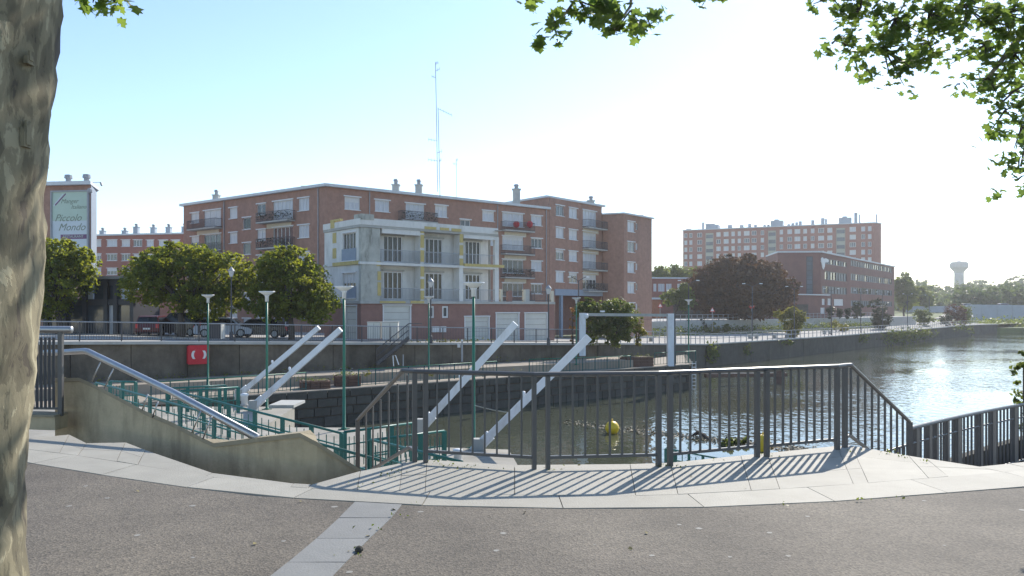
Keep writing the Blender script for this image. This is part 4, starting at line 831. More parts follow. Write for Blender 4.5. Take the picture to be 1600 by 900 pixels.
rf = MB().prism([(P3[0]-.3, P3[1]-.1), (P4[0]+.5, P4[1]-.2)]+tb, HT2, HT2+.26).build('roof', 'roof_edge', tall)
roof_bits(rf, [(P(807, 300, 97)[0], 98.5, HM+.2, .95, 2.6, True), (11.0, 107, HT2+.26, .9, .7, True), (9.6, 107, HT2+.26, 1.8, .45, False)])
s0, s1 = fT.s_at(910.3), fT.s_at(940)
for k in range(4):
    z = fT.z_at(925, 357)-PIT*k; balcony(fT, tall, s0, s1, z, plants=(k == 3))
    if k: mb = MB(); fT.box(mb, s0+.1, s1-.8, z+2.15, z+2.66, -.05, .02); mb.build('cream_panel', 'cream', tall)
# ---- right hand end block
Q0, Q1, Q2 = (12.55, 106.2), (15.3, 105.0), (20.25, 111.2); HQ = 14.4; qb = thing('apartment_building', 'plain brick end block with one column of windows right of the balconies', 'building', (Q1[0], Q1[1], BZ-.5))
f1, f2 = Face(Q0, Q1), Face(Q1, Q2); HQs = []
for k in range(5):
    for (u0, v0, u1, v1, kind, mul) in ((980.5, 346.7, 991.5, 362, 'curtain', 1), (993.3, 349, 996.3, 359, 'glass', 0)): r = pxh(f2, u0, v0, u1, v1); HQs.append((r[0], r[1], r[2]-PIT*k, r[3]-PIT*k, random.choice(KINDS[:4]), mul))
mb = MB(); f1.wall(mb, BZ-.8, HQ); f2.wall(mb, BZ-.8, HQ, HQs); tb = [(Q2[0]-7, Q2[1]+6), (Q0[0]-4, Q0[1]+8)]
for a, b in zip([Q2]+tb, tb+[Q0]): mb.quad((*a, BZ), (*b, BZ), (*b, HQ), (*a, HQ))
mb.build('wall', 'brick', qb)
for h in HQs: window(f2, qb, h[:4], h[4], h[5], lintel=h[5] > 0)
rf = MB().prism([(Q0[0]-.1, Q0[1]-.3), (Q1[0], Q1[1]-.35), (Q2[0]+.4, Q2[1]-.1)]+tb, HQ, HQ+.2).build('roof', 'roof_edge', qb); roof_bits(rf, [(18.6, 112.0, HQ+.2, .8, .35, False)])
mb = MB(); f2.box(mb, 0, f2.L, -.15, 0.0, -.02, .03); mb.build('string_course', 'brick_low', qb)

# ---- white house with yellow stripes on a brick base
WA, WC, WB, WD = (-15.8, 64.7), (-11.8, 60.0), (-1.37, 68.3), (4.0, 72.6); wh = thing('house', 'stained white two storey house with yellow stripes and loggias on a brick garage base', 'house', (WC[0], WC[1], -.95))
gl, gf = Face(WA, WC), Face(WC, (WC[0]+(WB[0]+10.5)*1.0+1.3, WC[1]+(WB[1]-61)*1.0+1.0)); z1, z2, z3 = 2.15, 5.22, 8.1; ZB = -1.2
gf = Face(WC, WD)
SU = gf.s_at; s_c0, s_c1 = SU(563.6), SU(593.5); sE = SU(777)
# brick base with garage doors
bh = []
for (u0, v0, u1, v1) in ((598, 477.5, 642.5, 531), (725.5, 495, 765, 533), (774.5, 489.5, 811.5, 533), (819.5, 489.5, 856, 533), (669.5, 478, 678.5, 497), (691, 478, 701, 497)): bh.append(gf.rect(u0, v0, u1, v1))
lh = [gl.rect(539, 478, 558, 530)]
mb = MB(); gf.wall(mb, ZB-.6, z1-.2, bh, .2); gl.wall(mb, ZB-.6, z1-.2, lh, .2)
e1_, e2_ = (WD[0]-5, WD[1]+6), (WA[0]+8, WA[1]+7)
for a, b in zip([WD, e1_, e2_], [e1_, e2_, WA]): mb.quad((*a, ZB-.6), (*b, ZB-.6), (*b, z1-.2), (*a, z1-.2))
mb.build('base_wall', 'brick_low', wh)
def garage_door(f, h):
    o = None
    n = 5; mb = MB(); f.box(mb, h[0], h[0]+.1, h[2], h[3], -.2, .02); f.box(mb, h[1]-.1, h[1], h[2], h[3], -.2, .02); f.box(mb, h[0]-.05, h[1]+.05, h[3], h[3]+.1, -.2, .05); o = mb.build('garage_door', 'white_paint', wh)
    for k in range(n): mb = MB(); a, b = h[2]+(h[3]-h[2])*k/n, h[2]+(h[3]-h[2])*(k+1)/n-.02; f.box(mb, h[0]+.1, h[1]-.1, a, b, -.16, -.10); mb.build('door_panel', 'garage', o)
for h in bh[:4]: garage_door(gf, h)
garage_door(gl, lh[0])
for h in bh[4:]: window(gf, wh, h, 'glass', 0, fw=.14, lintel=False)
for u0, u1 in ((674, 684.5), (687, 695.5)): a, b, c, d = gf.rect(u0, 510, u1, 519); mb = MB(); gf.box(mb, a, b, c, d, 0, .18); mb.build('meter_box', 'white_paint', wh)
# slabs
def slabp(z, th, u_end, o=.12, m='render_white'):
    mb = MB(); sx = SU(u_end); A_, B_ = gf.pt(-.12, 0, o)[:2], gf.pt(sx, 0, o)[:2]; C_ = gf.pt(sx, 0, -7)[:2]; D_ = gl.pt(0, 0, o)[:2]; E_ = (D_[0]+6, D_[1]+5.2); mb.prism([D_, A_, B_, C_, E_], z-th, z); return mb.build('floor_slab', m, wh)
slabp(z1, .22, 866, .16, 'concrete'); slabp(z2, .2, 778, .10); slabp(z3+.02, .2, 778, .10, 'concrete')
# upper storeys: left face, stained corner pier, recessed loggia wall
for za, zb, vs in ((z1, z2, (426, 466)), (z2, z3, (364, 407))):
    h = gl.rect(535.5, vs[0], 555.7, vs[1]); mb = MB(); gl.wall(mb, za, zb-.2, [h], .2); mb.build('wall', 'render_white', wh); window(gl, wh, h, 'glass_dark', 3, transom=False, fw=.06)
    mb = MB(); gl.box(mb, h[0]-.1, h[1]+.1, h[2], h[2]+.95, .01, .05); mb.build('parapet_panel', 'grey_blue', wh)
    mb = MB(); gf.box(mb, -.02, s_c1, za, zb-.2, -.35, 0.03); mb.build('corner_pier', 'render_stained', wh)
    bays = ((594, 657.5, 598.5, 629), (662, 718.5, 664, 691.4), (723.5, 773, 726, 751)) 
    fb = Face(gf.pt(0, 0, -1.0)[:2], gf.pt(gf.L, 0, -1.0)[:2]); hs = []
    for (a, b, w0, w1) in bays:
        zt = zb-.62; hs.append((fb.s_at(w0), fb.s_at(w1), za+.1, zt))
    mb = MB(); fb.wall(mb, za, zb-.2, hs, .12, s_c1-.2, sE-.25); mb.build('loggia_wall', 'render_white', wh)
    for k, h in enumerate(hs):
        window(fb, wh, h, random.choice(['glass_dark', 'wood_brown', 'glass_dark']) if za > z1 else 'glass_dark', 3, fw=.10, lintel=False, out=-.06)
        mb = MB(); fb.box(mb, h[0]-.12, h[1]+.12, h[3], h[3]+.12, 0, .12); mb.build('window_hood', 'concrete', wh)
    # railings of the loggias
    for (a, b, w0, w1) in bays:
        s0, s1 = SU(a), SU(b); o = MB(); 
        for dz in (.1, 1.02): o.bar(gf.pt(s0, za+dz, -.02), gf.pt(s1, za+dz, -.02), .05)
        n = int((s1-s0)/.125)
        for k in range(n): q = gf.pt(s0+(s1-s0)*(k+.5)/n, za+.56, -.02); o.box(q, (.022, .022, .92))
        o.build('loggia_railing', 'grey_metal', wh)
    for u0, u1 in ((656.5, 662.6), (717.6, 723.7), (773.5, 779.5)):
        mb = MB(); gf.box(mb, SU(u0), SU(u1), za, zb-.2, -.9 if u0 < 770 else -.3, 0.0); mb.build('pillar', 'render_white', wh)
# fascia band with the stepped parapet, chimney pier
mb = MB(); gf.box(mb, -.05, sE, z3+.02, z3+.55, -.25, .14); gl.box(mb, 0, gl.L+.12, z3+.02, z3+.5, -.25, .14); mb.build('fascia', 'render_white', wh)
mb = MB(); gf.box(mb, -.1, 1.05, z3+.4, z3+.85, -1.0, .18); mb.build('corner_cap', 'render_stained', wh)
for q_ in ((597, 656, .55), (724, 774, .5)): mb = MB(); gf.box(mb, SU(q_[0]), SU(q_[1]), z3-q_[2], z3-.14, -.3, .05); mb.build('soffit_beam', 'render_white', wh)
rfm = MB().prism([gl.pt(.2, 0, -.2)[:2], gf.pt(.2, 0, -.2)[:2], gf.pt(sE-.1, 0, -.2)[:2], gf.pt(sE-.1, 0, -6.9)[:2], (gl.pt(0, 0)[0]+6, gl.pt(0, 0)[1]+5)], z3+.05, z3+.2).build('roof', 'roof', wh)
mb = MB(); 
for q in ([gf.pt(sE, z1, -1), gf.pt(sE, z1, -7), gf.pt(sE, z3, -7), gf.pt(sE, z3, -1)],): mb.quad(*q)
mb.build('side_wall', 'render_white', wh)
# yellow stripes
def ystripe(f, u0, v0, u1, v1, o=.05, o0=-.02): a, b, c, d = f.rect(u0, v0, u1, v1); mb = MB(); f.box(mb, a, b, c, d, o0, o); mb.build('yellow_stripe', 'yellow_paint', wh)
for q in ((656.8, 355, 662.3, 364), (656.8, 367, 662.3, 387), (656.8, 391, 662.3, 409), (656.8, 415, 662.3, 432), (656.8, 436, 662.3, 451), (656.8, 454, 662.3, 468), (718, 362, 723.4, 379), (718, 383, 723.4, 399), (718, 404, 723.4, 415), (589.5, 424, 595, 438), (589.5, 441, 595, 462), (588, 408.5, 594.5, 416)): ystripe(gf, *q)
for q in ((662, 354.5, 680, 358.5), (686, 356, 700, 360), (704, 357.5, 719, 362), (724, 413, 786, 417), (592, 470.5, 632, 473.5), (640, 470, 661, 474)): ystripe(gf, *q, o=.19)
for q in ((519, 345, 525, 357), (520, 364, 525.5, 380), (520, 388, 525.5, 404)): ystripe(gl, *q, o=.16 if q[1] < 350 else .03)
ystripe(gl, 522, 409, 562, 414.5, .16)
a, b, c, d = gl.rect(519, 343, 534, 346); mb = MB(); gl.box(mb, a, b, c, d, -.1, .17); mb.build('yellow_stripe', 'yellow_paint', wh)
# terrace parapet on the base roof, to the right
for u0, u1, m, hh in ((783, 786, 'cream', 1.1), (794, 799, 'brick_low', 1.0), (799, 801, 'brick_low', 1.0), (819, 822, 'cream', 1.1), (822, 828, 'concrete', 1.15), (862, 866, 'cream', 1.05)): mb = MB(); gf.box(mb, SU(u0), SU(u1), z1, z1+hh, -.3, -.05); mb.build('terrace_pier', m, wh)
for u0, u1 in ((779, 794), (801, 819), (828, 862)):
    o = MB(); s0, s1 = SU(u0), SU(u1)
    for dz in (.1, .95): o.bar(gf.pt(s0, z1+dz, -.15), gf.pt(s1, z1+dz, -.15), .05)
    for k in range(int((s1-s0)/.12)): o.box(gf.pt(s0+.12*k+.06, z1+.52, -.15), (.02, .02, .9))
    o.build('terrace_railing', 'iron', wh)
p = gf.pt(SU(775), z3+.3, .3); MB().lathe([(.05, -.05), (.3, 0), (.34, .05), (.1, .02)], p, 12).build('dish', 'grey_metal', wh)
# ---- antenna masts on the roof behind
def antenna(label, u0, vb, u1, vt, Y, arms, r=.035):
    a, b = P(u0, vb, Y), P(u1, vt, Y); t = thing('antenna_mast', label, 'antenna', a); MB().tube([a, b], r, 6).build('mast', 'grey_metal', t)
    for (f_, du, dv) in arms:
        p = lerp(a, b, f_); q = (p[0]+du/F*Y, p[1], p[2]-dv/F*Y); mb = MB().bar(p, q, .03); n = max(2, int(abs(du)/4))
        for k in range(n+1): c = lerp(p, q, k/n); mb.bar((c[0], c[1]-.35, c[2]), (c[0], c[1]+.35, c[2]+.02), .02).bar((c[0], c[1], c[2]-.16), (c[0], c[1], c[2]+.16), .018)
        mb.build('aerial', 'grey_metal', t)
antenna('tallest thin antenna mast with several aerials above the brick block', 684, 300, 680.5, 97, 72, ((.99, 4, -1), (.93, 6, -4), (.88, -6, -2), (.395, -13, -2), (.24, -14, -2), (.3, 7, -3)))
antenna('second antenna mast beside the tallest, with one long aerial pointing right', 687.5, 308, 684.5, 169, 72, ((.995, 21, 10), (.4, 3, -3)))
antenna('short thin antenna mast right of the two tall ones', 713, 312, 713, 249, 90, ((.98, 2, -1), (.88, -5, -1)), .03)
# ---- building with the big sign
SA, SB = (-45.6, 75.6), (-41.15, 75.0); SB2 = (-42.5, 78.5); HS = EYE+191/F*75; sb = thing('building', 'narrow tall building carrying a pale green restaurant sign behind the left tree', 'building', (-43, 75, -1))
fs = Face((-47.5, 75.9), SB); fs2 = Face(SB, SB2); mb = MB(); fs.wall(mb, -1, HS); fs2.wall(mb, -1, HS); tb = [SB2, (-47, 84), (-48.5, 84), (-47.5, 75.9)]
for a, b in zip(tb, tb[1:]): mb.quad((*a, -1), (*b, -1), (*b, HS), (*a, HS))
mb.build('wall', 'brick', sb); MB().prism([(-47.8, 75.4), (-40.9, 74.5), (-42.3, 78.7), (-46.8, 84.3), (-48.5, 84.3)], HS, HS+.35).build('roof', 'roof_edge', sb)
mb = MB(); fs2.box(mb, 0.05, 3.7, -1, HS-.02, 0, .05); mb.build('side_glare', 'grey_blue', sb)  # sunlit glare on the side wall, put into this sheet's grey-blue colour
a, b, c, d = fs.rect(83, 300, 138, 400); mb = MB(); fs.box(mb, a-.14, a, c, d+.14, 0, .22); fs.box(mb, b, b+.14, c, d+.14, 0, .22); fs.box(mb, a, b, d, d+.14, 0, .22); bd = mb.build('sign_board', 'grey_metal', sb)
zc = fs.z_at(110, 345); mb = MB(); fs.box(mb, a, b, zc, d, .02, .10); mb.build('sign_panel', 'sign_board', bd); mb = MB(); fs.box(mb, a, b, c, zc-.005, .02, .10); mb.build('sign_panel', 'sign_low', bd)
def put_text(s, u, v, size, m, shear, o=.105):
    me = text_mesh(s, size, m, shear); t_ = fs.s_at(u); p = Vector(fs.pt(t_, fs.z_at(u, v), o))-wloc(bd); ob = link('lettering', me, bd, p); ob.rotation_euler = (R(90), 0, fs.rz)
put_text('Manger', 96, 318, .62, 'ink_green', .35); put_text('Italiano', 112, 326.5, .56, 'ink_green', .35); put_text('Piccolo', 86.5, 346, .98, 'ink_green', .4); put_text('Mondo', 92, 360.5, 1.0, 'ink_green', .4)
a2, b2, c2, d2 = fs.rect(96, 366.5, 136.5, 373.5); mb = MB(); fs.box(mb, a2, b2, c2, d2, .098, .112); mb.build('sign_strip', 'ink_purple', bd); put_text('RESTAURANT', 99.5, 371.8, .36, 'sign_board', 0, .115)
for k in range(2): mb = MB(); p, q = fs.pt(fs.s_at(85+k*2.5), fs.z_at(85, 322-k), .106), fs.pt(fs.s_at(100+k*4), fs.z_at(100, 303), .106); mb.bar(p, q, .12, .012, (0, -1, 0)); mb.build('stripe', 'ink_purple' if k else 'sign_low', bd)
for u in (102.5, 131): p = fs.pt(fs.s_at(u), HS+.35, -.4); MB().lathe([(.25, 0), (.25, .35), (.38, .42), (.34, .75), (.1, .8)], p, 10).build('vent', 'grey_metal', sb)
p, q = fs.pt(fs.L+.3, HS+.2, .1), fs.pt(fs.L+1.15, HS+.22, .1); MB().bar(p, q, .05).bar(q, (q[0]+.12, q[1], q[2]-.35), .16).build('lamp_arm', 'grey_metal', sb)
p = fs.pt(fs.L+.05, HS-.62, .2); MB().lathe([(.1, -.25), (.24, -.1), (.24, .15), (.1, .28)], p, 8).build('flood_lamp', 'grey_metal', sb)
# ---- far brick building on the left
LA, LB = (-100, 156), (-61.5, 148); fb_ = Face(LA, LB); HL = EYE+113/F*150; lb = thing('apartment_building', 'distant low brick apartment block behind the left trees and sign building', 'building', (-78, 152, -1))
hs = []
for u0, u1, kd in ((149.5, 158, 'shutter'), (167, 183, 'curtain'), (190, 203, 'curtain'), (208.5, 222, 'glass'), (229, 240, 'curtain'), (248, 262, 'curtain'), (268, 281, 'glass')):
    for k in range(4): r = fb_.rect(u0, 375, u1, 385); hs.append((r[0], r[1], r[2]-2.8*k, r[3]-2.8*k, kd if k == 0 else random.choice(KINDS[:5])))
mb = MB(); fb_.wall(mb, -1, HL, hs); mb.quad((*LB, -1), (LB[0]+2, LB[1]+10, -1), (LB[0]+2, LB[1]+10, HL), (*LB, HL)); mb.quad((*LA, -1), (LA[0]+2, LA[1]+10, -1), (LA[0]+2, LA[1]+10, HL), (*LA, HL)); mb.build('wall', 'brick_far', lb)
for h in hs: window(fb_, lb, h[:4], h[4], 2, fw=.09)
rf = MB().prism([fb_.pt(-.3, 0, .4)[:2], fb_.pt(fb_.L+.3, 0, .4)[:2], (LB[0]+2, LB[1]+11), (LA[0]+2, LA[1]+11)], HL, HL+.3).build('roof', 'roof_edge', lb)
roof_bits(rf, [(*fb_.pt(fb_.s_at(u), 0, -1.5)[:2], HL+.3, .9, h_, True) for u, h_ in ((152, .8), (187, .7), (205, 1.4), (232, 1.2), (256, 1.2), (281, 1.2))], 'concrete_far')
# ---- pavilion behind the left trees
pv = thing('pavilion', 'dark steel and glass pavilion with pale blue blinds between the left trees', 'pavilion', (-31, 58, -.75)); x0, x1 = P(70, 0, 58)[0], P(212, 0, 58)[0]
zt, zm, zl = P(0, 433, 58)[2], P(0, 444.5, 58)[2], P(0, 468, 58)[2]; zk = P(0, 476, 58)[2]
MB().box(((x0+x1)/2, 60.5, zt-.05), (x1-x0+.6, 6, .22)).build('roof', 'roof', pv); MB().box(((x0+x1)/2, 58.2, (zt+zm)/2-.05), (x1-x0, .3, zt-zm)).build('fascia', 'panel_dark', pv); MB().box(((x0+x1)/2, 58.15, (zl+zk)/2), (x1-x0, .35, zl-zk+.05)).build('beam', 'panel_dark', pv)
MB().box(((x0+x1)/2, 60.5, zk-1.6+.2), (x1-x0-.6, 4.2, 3.0)).build('core', 'panel_dark', pv)
for u in (72, 102, 133, 166, 181, 207): x = P(u, 0, 58)[0]; MB().box((x, 58, (zt-.9)/2), (.28, .3, zt+.7)).build('column', 'panel_dark', pv)
for u0, u1, m in ((76, 100, 'sign_low'), (127, 145, 'sign_low'), (147, 188, 'glass'), (189.5, 203, 'sign_low')): a, b = P(u0, 0, 58.3)[0], P(u1, 0, 58.3)[0]; MB().box(((a+b)/2, 58.35, (zm+zl)/2), (b-a, .05, zm-zl)).build('pane', m, pv)
for u0, u1, m in ((74, 101, 'glass'), (104, 132, 'glass'), (135, 164, 'glass'), (168, 180, 'curtain'), (183, 206, 'glass')): a, b = P(u0, 0, 58.1)[0], P(u1, 0, 58.1)[0]; MB().box(((a+b)/2, 58.2, (zk-.8)/2), (b-a, .05, zk+.7)).build('pane', m, pv)
for u in (167, 190): p = P(u, 446, 57.9); MB().box(p, (.2, .2, .3)).build('lamp', 'panel_dark', pv)
# ---- tall slab block far right
TA, TB, TC = (67.9, 305.0), (130.4, 277.0), (134.6, 280.0); HF = 32.0; ts = thing('apartment_building', 'long ten storey red brick slab block on the skyline with three pale stair bays', 'building', (100, 290, 0)); ft = Face(TA, TB); fe = Face(TB, TC)
X8 = lambda x: 1000+x/3.81
colx = [(262, 283), (292, 313), (338, 372), (452, 482), (495, 530), (542, 566), (580, 602), (615, 655), (662, 696), (717, 740), (830, 853), (875, 907), (917, 957), (970, 996), (1015, 1040), (1058, 1098), (1113, 1147), (1245, 1288), (1315, 1342), (1355, 1380)]
bays = [(390, 437), (762, 810), (1168, 1222)]; hs = []
for a, b in colx:
    for k in range(8): hs.append((ft.s_at(X8(a+(b-a)*.08)), ft.s_at(X8(b-(b-a)*.08)), HF-2.85-2.8*k, HF-1.1-2.8*k, random.choice(['curtain', 'curtain', 'shutter', 'glass_far', 'glass_far']), b-a))
bh = [(ft.s_at(X8(a)), ft.s_at(X8(b)), 2.0, HF-1.3) for a, b in bays]
mb = MB(); ft.wall(mb, 0, HF, hs+bh, .3); fe.wall(mb, 0, HF); mb.quad((*TA, 0), (TA[0]+5, TA[1]+11, 0), (TA[0]+5, TA[1]+11, HF), (*TA, HF)); mb.build('wall', 'brick_far', ts)
for h in hs: window(ft, ts, h[:4], h[4], 1 if h[5] < 35 else 2, fw=.16, lintel=False, out=-.15)
for h in bh:
    o = None; mb = MB(); ft.box(mb, h[0], h[1], h[2], h[3], -.28, -.2); o = mb.build('stair_bay', 'bay', ts)
    for k in range(9): mb = MB(); z = HF-1.6-2.8*k; ft.box(mb, h[0]+.2, h[1]-.2, z-1.7, z-.35, -.2, -.14); mb.build('stair_window', 'glass_far', o)
rf = MB().prism([ft.pt(-.3, 0, .3)[:2], ft.pt(ft.L+.3, 0, .3)[:2], (TC[0]+.3, TC[1]), (TA[0]+5, TA[1]+12)], HF, HF+.35).build('roof', 'roof_edge', ts)
roof_bits(rf, [(*ft.pt(ft.s_at(X8(x)), 0, -4)[:2], HF+.3, w, h_, False) for x, w, h_ in ((278, 1.6, .6), (364, .7, 3.0), (400, 2.2, 2.2), (527, 1.4, 1.5), (597, 1.2, 1.3), (645, 1.0, 1.6), (680, .9, 1.2), (735, .8, 1.0), (758, .8, 1.0), (880, .8, .9), (905, .9, 1.2), (928, .8, 1.5), (950, .9, 1.8), (1025, .9, 2.0), (1085, 1.0, 2.6), (1105, .6, 2.2), (1285, .9, 4.0), (1308, .4, 3.4), (1410, .4, 3.2))], 'concrete_far')
for x, w, h_ in ((428, 9.6, 1.9), (812, 10.5, 2.6), (1221, 11, 2.6)):
    s = ft.s_at(X8(x)); mb = MB(); ft.box(mb, s-2.2, s+2.2, HF+.35, HF+.35+h_*.85, -6, -1); mb.build('lift_house', 'concrete_far', rf); mb = MB(); ft.box(mb, s-1, s+.6, HF+.35+h_*.85, HF+.35+h_*.85+.6, -5, -2); mb.build('vent', 'concrete_far', rf)
# ---- school-like brick building with ribbon windows
CA, CB, CC = (57.3, 165.5), (66.3, 165.0), (112.5, 226.0); HC = EYE+85.5/F*165; sc = thing('school_building', 'large brick building with long ribbon windows and a white emblem near the river', 'building', (66, 165, 0)); fa, fc = Face(CA, CB), Face(CB, CC)
rib = []
for x0, x1, y0, y1 in ((1100, 1230, 330, 362), (1100, 1230, 402, 452), (1085, 1230, 488, 532), (1255, 1500, 352, 384), (1255, 1500, 425, 462), (1255, 1500, 500, 535), (1255, 1500, 572, 605)): 
    xm = (x0+x1)/2; r = fc.rect(X8(x0), 320+y0/3.81, X8(x1), 320+y1/3.81); rib.append(r)
vb = fa.rect(X8(990), 320+308/3.81, X8(1030), 320+530/3.81)
mb = MB(); fa.wall(mb, -2.5, HC, [vb], .2); fc.wall(mb, -2.5, HC, rib, .2)
for a, b in (((CC), (CC[0]-14, CC[1]+10)), (CA, (CA[0]+2, CA[1]+14))): mb.quad((*a, -2.5), (*b, -2.5), (*b, HC), (*a, HC))
mb.build('wall', 'brick_school', sc)
def ribbon(f, h, n, m=1):
    o = MB(); z0, z1_ = h[2], h[3]
    for k in range(n+1): s = h[0]+(h[1]-h[0])*k/n; f.box(o, s-.09, s+.09, z0, z1_, -.16, -.02)
    for z in (z0+.06, z1_-.06): f.box(o, h[0]+.1, h[1]-.1, z-.06, z+.06, -.15, -.03)
    w = o.build('window', 'iron', sc); 
    for k in range(n): a, b = h[0]+(h[1]-h[0])*k/n, h[0]+(h[1]-h[0])*(k+1)/n; mb = MB(); f.box(mb, a, b, z0, z1_, -.18, -.165); mb.build('pane', random.choice(['glass_far', 'glass_far', 'glass_far', 'glass_far', 'glass_dark', 'glass_dark']), w)
for k, h in enumerate(rib): ribbon(fc, h, 8 if k < 3 else 20)
o = MB(); w = None
for k in range(9): fa.box(o, vb[0], vb[1], vb[2]+(vb[3]-vb[2])*k/8-.06, vb[2]+(vb[3]-vb[2])*k/8+.06, -.16, 0)
for s_ in (vb[0]+.08, vb[1]-.08): fa.box(o, s_-.07, s_+.07, vb[2], vb[3], -.15, -.02)
w = o.build('window', 'iron', sc)
for k in range(8): mb = MB(); fa.box(mb, vb[0], vb[1], vb[2]+(vb[3]-vb[2])*k/8+.06, vb[2]+(vb[3]-vb[2])*(k+1)/8-.06, -.18, -.12); mb.build('pane', 'glass_far', w)
MB().prism([fa.pt(-.2, 0, .3)[:2], (CB[0]+.2, CB[1]-.4), fc.pt(fc.L+.3, 0, .3)[:2], (CC[0]-14, CC[1]+10), (CA[0]+2, CA[1]+14)], HC, HC+.3).build('roof', 'roof_edge', sc)
em = MB(); pts = [(1076, 318), (1084, 312), (1092, 322), (1104, 318), (1118, 326), (1121, 336), (1112, 345), (1104, 338), (1098, 350), (1097, 368), (1090, 386), (1083, 372), (1080, 350), (1075, 338)]; pv_ = [fc.pt(fc.s_at(X8(x)), fc.z_at(X8(x), 320+y/3.81), .12) for x, y in pts]; em.add(pv_, [tuple(range(len(pts)))]); q_ = [(p[0]-fc.n.x*.1, p[1]-fc.n.y*.1, p[2]) for p in pv_]; em.add(q_, [tuple(range(len(pts)))[::-1]]); em.build('emblem', 'white_paint', sc)
# annex before it
ax = thing('annex', 'low red brick annex with one large white window in front of the ribbon-windowed building', 'building', (60, 150, -1)); fx, fx2 = Face((46.5, 150), (51.5, 149.2)), Face((51.5, 149.2), (66.5, 162)); HX = EYE+15/F*150-1.1+.9
hx = [fx2.rect(X8(1155), 320+562/3.81, X8(1210), 320+600/3.81), fx2.rect(X8(1083), 320+560/3.81, X8(1100), 320+596/3.81), fx2.rect(X8(1118), 320+558/3.81, X8(1136), 320+598/3.81), fx2.rect(X8(1075), 320+612/3.81, X8(1100), 320+650/3.81)]
HX = fx2.z_at(X8(1150), 320+541/3.81); mb = MB(); fx.wall(mb, -3, HX); fx2.wall(mb, -3, HX, hx); mb.quad((46.5, 150, -3), (49, 160, -3), (49, 160, HX), (46.5, 150, HX)); mb.build('wall', 'brick_school', ax)
for k, h in enumerate(hx): window(fx2, ax, h, 'shutter' if k == 0 else 'curtain', 0 if k == 0 else 1, fw=.12, lintel=False)
MB().prism([(46.2, 149.6), (51.5, 148.7), (67.0, 161.6), (60, 166), (49, 161)], HX, HX+.22).build('roof', 'roof_edge', ax)
# ---- low brick building behind the copper beech
mb = MB(); fl_ = Face((28.6, 158), (60, 163)); HLb = EYE+44/F*160; lo = thing('low_building', 'low flat-roofed brick building with a row of windows behind the copper beech', 'building', (44, 160, -2)); hl = []
for x0, x1 in ((80, 98), (108, 146), (155, 188), (222, 252), (268, 300)): hl.append(fl_.rect(X8(x0), 320+470/3.81, X8(x1), 320+516/3.81))
fl_.wall(mb, -3, HLb, hl); mb.quad((28.6, 158, -3), (28, 170, -3), (28, 170, HLb), (28.6, 158, HLb)); mb.build('wall', 'brick_far', lo)
for h in hl: window(fl_, lo, h, 'curtain', 2, fw=.14, lintel=False)
MB().prism([fl_.pt(-.3, 0, .4)[:2], fl_.pt(fl_.L, 0, .4)[:2], (58, 175), (28, 172)], HLb, HLb+.3).build('roof', 'roof_edge', lo)
a, b, c, d = fl_.rect(1019, 468, 1031, 495); mb = MB(); fl_.box(mb, a, b, -3, d, .02, .6); mb.build('porch', 'orange_wall', lo)
mb = MB(); fl_.box(mb, -.2, fl_.s_at(1040), fl_.z_at(1025, 468), fl_.z_at(1025, 465), 0, 1.2); mb.build('canopy', 'white_paint', lo)
mb = MB(); mb.bar((fl_.pt(fl_.s_at(1032), 0, 6)[0], 150, .2), (58, 150.5, .2), .3, 4.0); tag(mb.build('garden_wall', 'lock_wall'), 'dark long garden wall in the shade under the copper beech', 'wall')
# ---- bridge and water tower
br = thing('bridge', 'pale grey road bridge with a solid parapet crossing the far end of the canal', 'bridge', (150, 230, -3)); ba, bb = P(1505, 474, 250), P(1800, 479, 235)
MB().bar((ba[0], ba[1], 0.8), (bb[0], bb[1], .2), 8, .9).build('deck', 'concrete_far', br); ff = Face(ba[:2], bb[:2])
for k in range(12): s0, s1 = ff.L*k/12, ff.L*(k+1)/12-.08; mb = MB(); ff.box(mb, s0, s1, -2.6+.25*0, 2.5-.06*k, 4.0, 4.35); mb.build('parapet_panel', 'concrete_far', br)
mb = MB(); ff.box(mb, 0, ff.L, 2.5-.35, 2.62, 3.9, 4.5)
for k in (2, 6, 10): mb = MB(); ff.box(mb, ff.L*k/12-1, ff.L*k/12+1, -6, 0.2, -3.5, 3.5); mb.build('pier', 'concrete_far', br)
MB().bar((ba[0]-16, ba[1]+3, 1.0), (ba[0]-.1, ba[1], 1.0), 8, 2.0).build('ramp', 'concrete_far', br)
wt = thing('water_tower', 'pale mushroom-shaped concrete water tower above the distant woods', 'water tower', P(1498, 440, 620)); x, y, _ = P(1498.5, 440, 620); zb_, zt_ = 8, P(0, 408, 620)[2]; h = zt_-zb_
MB().lathe([(3.8, 0), (3.5, h*.6), (3.5, h-9.5)], (x, y, zb_), 20).build('shaft', 'concrete', wt, True); MB().lathe([(3.5, h-9.5), (4.2, h-8), (6.6, h-5.3), (6.7, h-1.9), (6.2, h-1.7), (6.0, h-.9), (1.5, h-.2), (1.2, h+.4)], (x, y, zb_), 24).build('tank', 'concrete', wt)
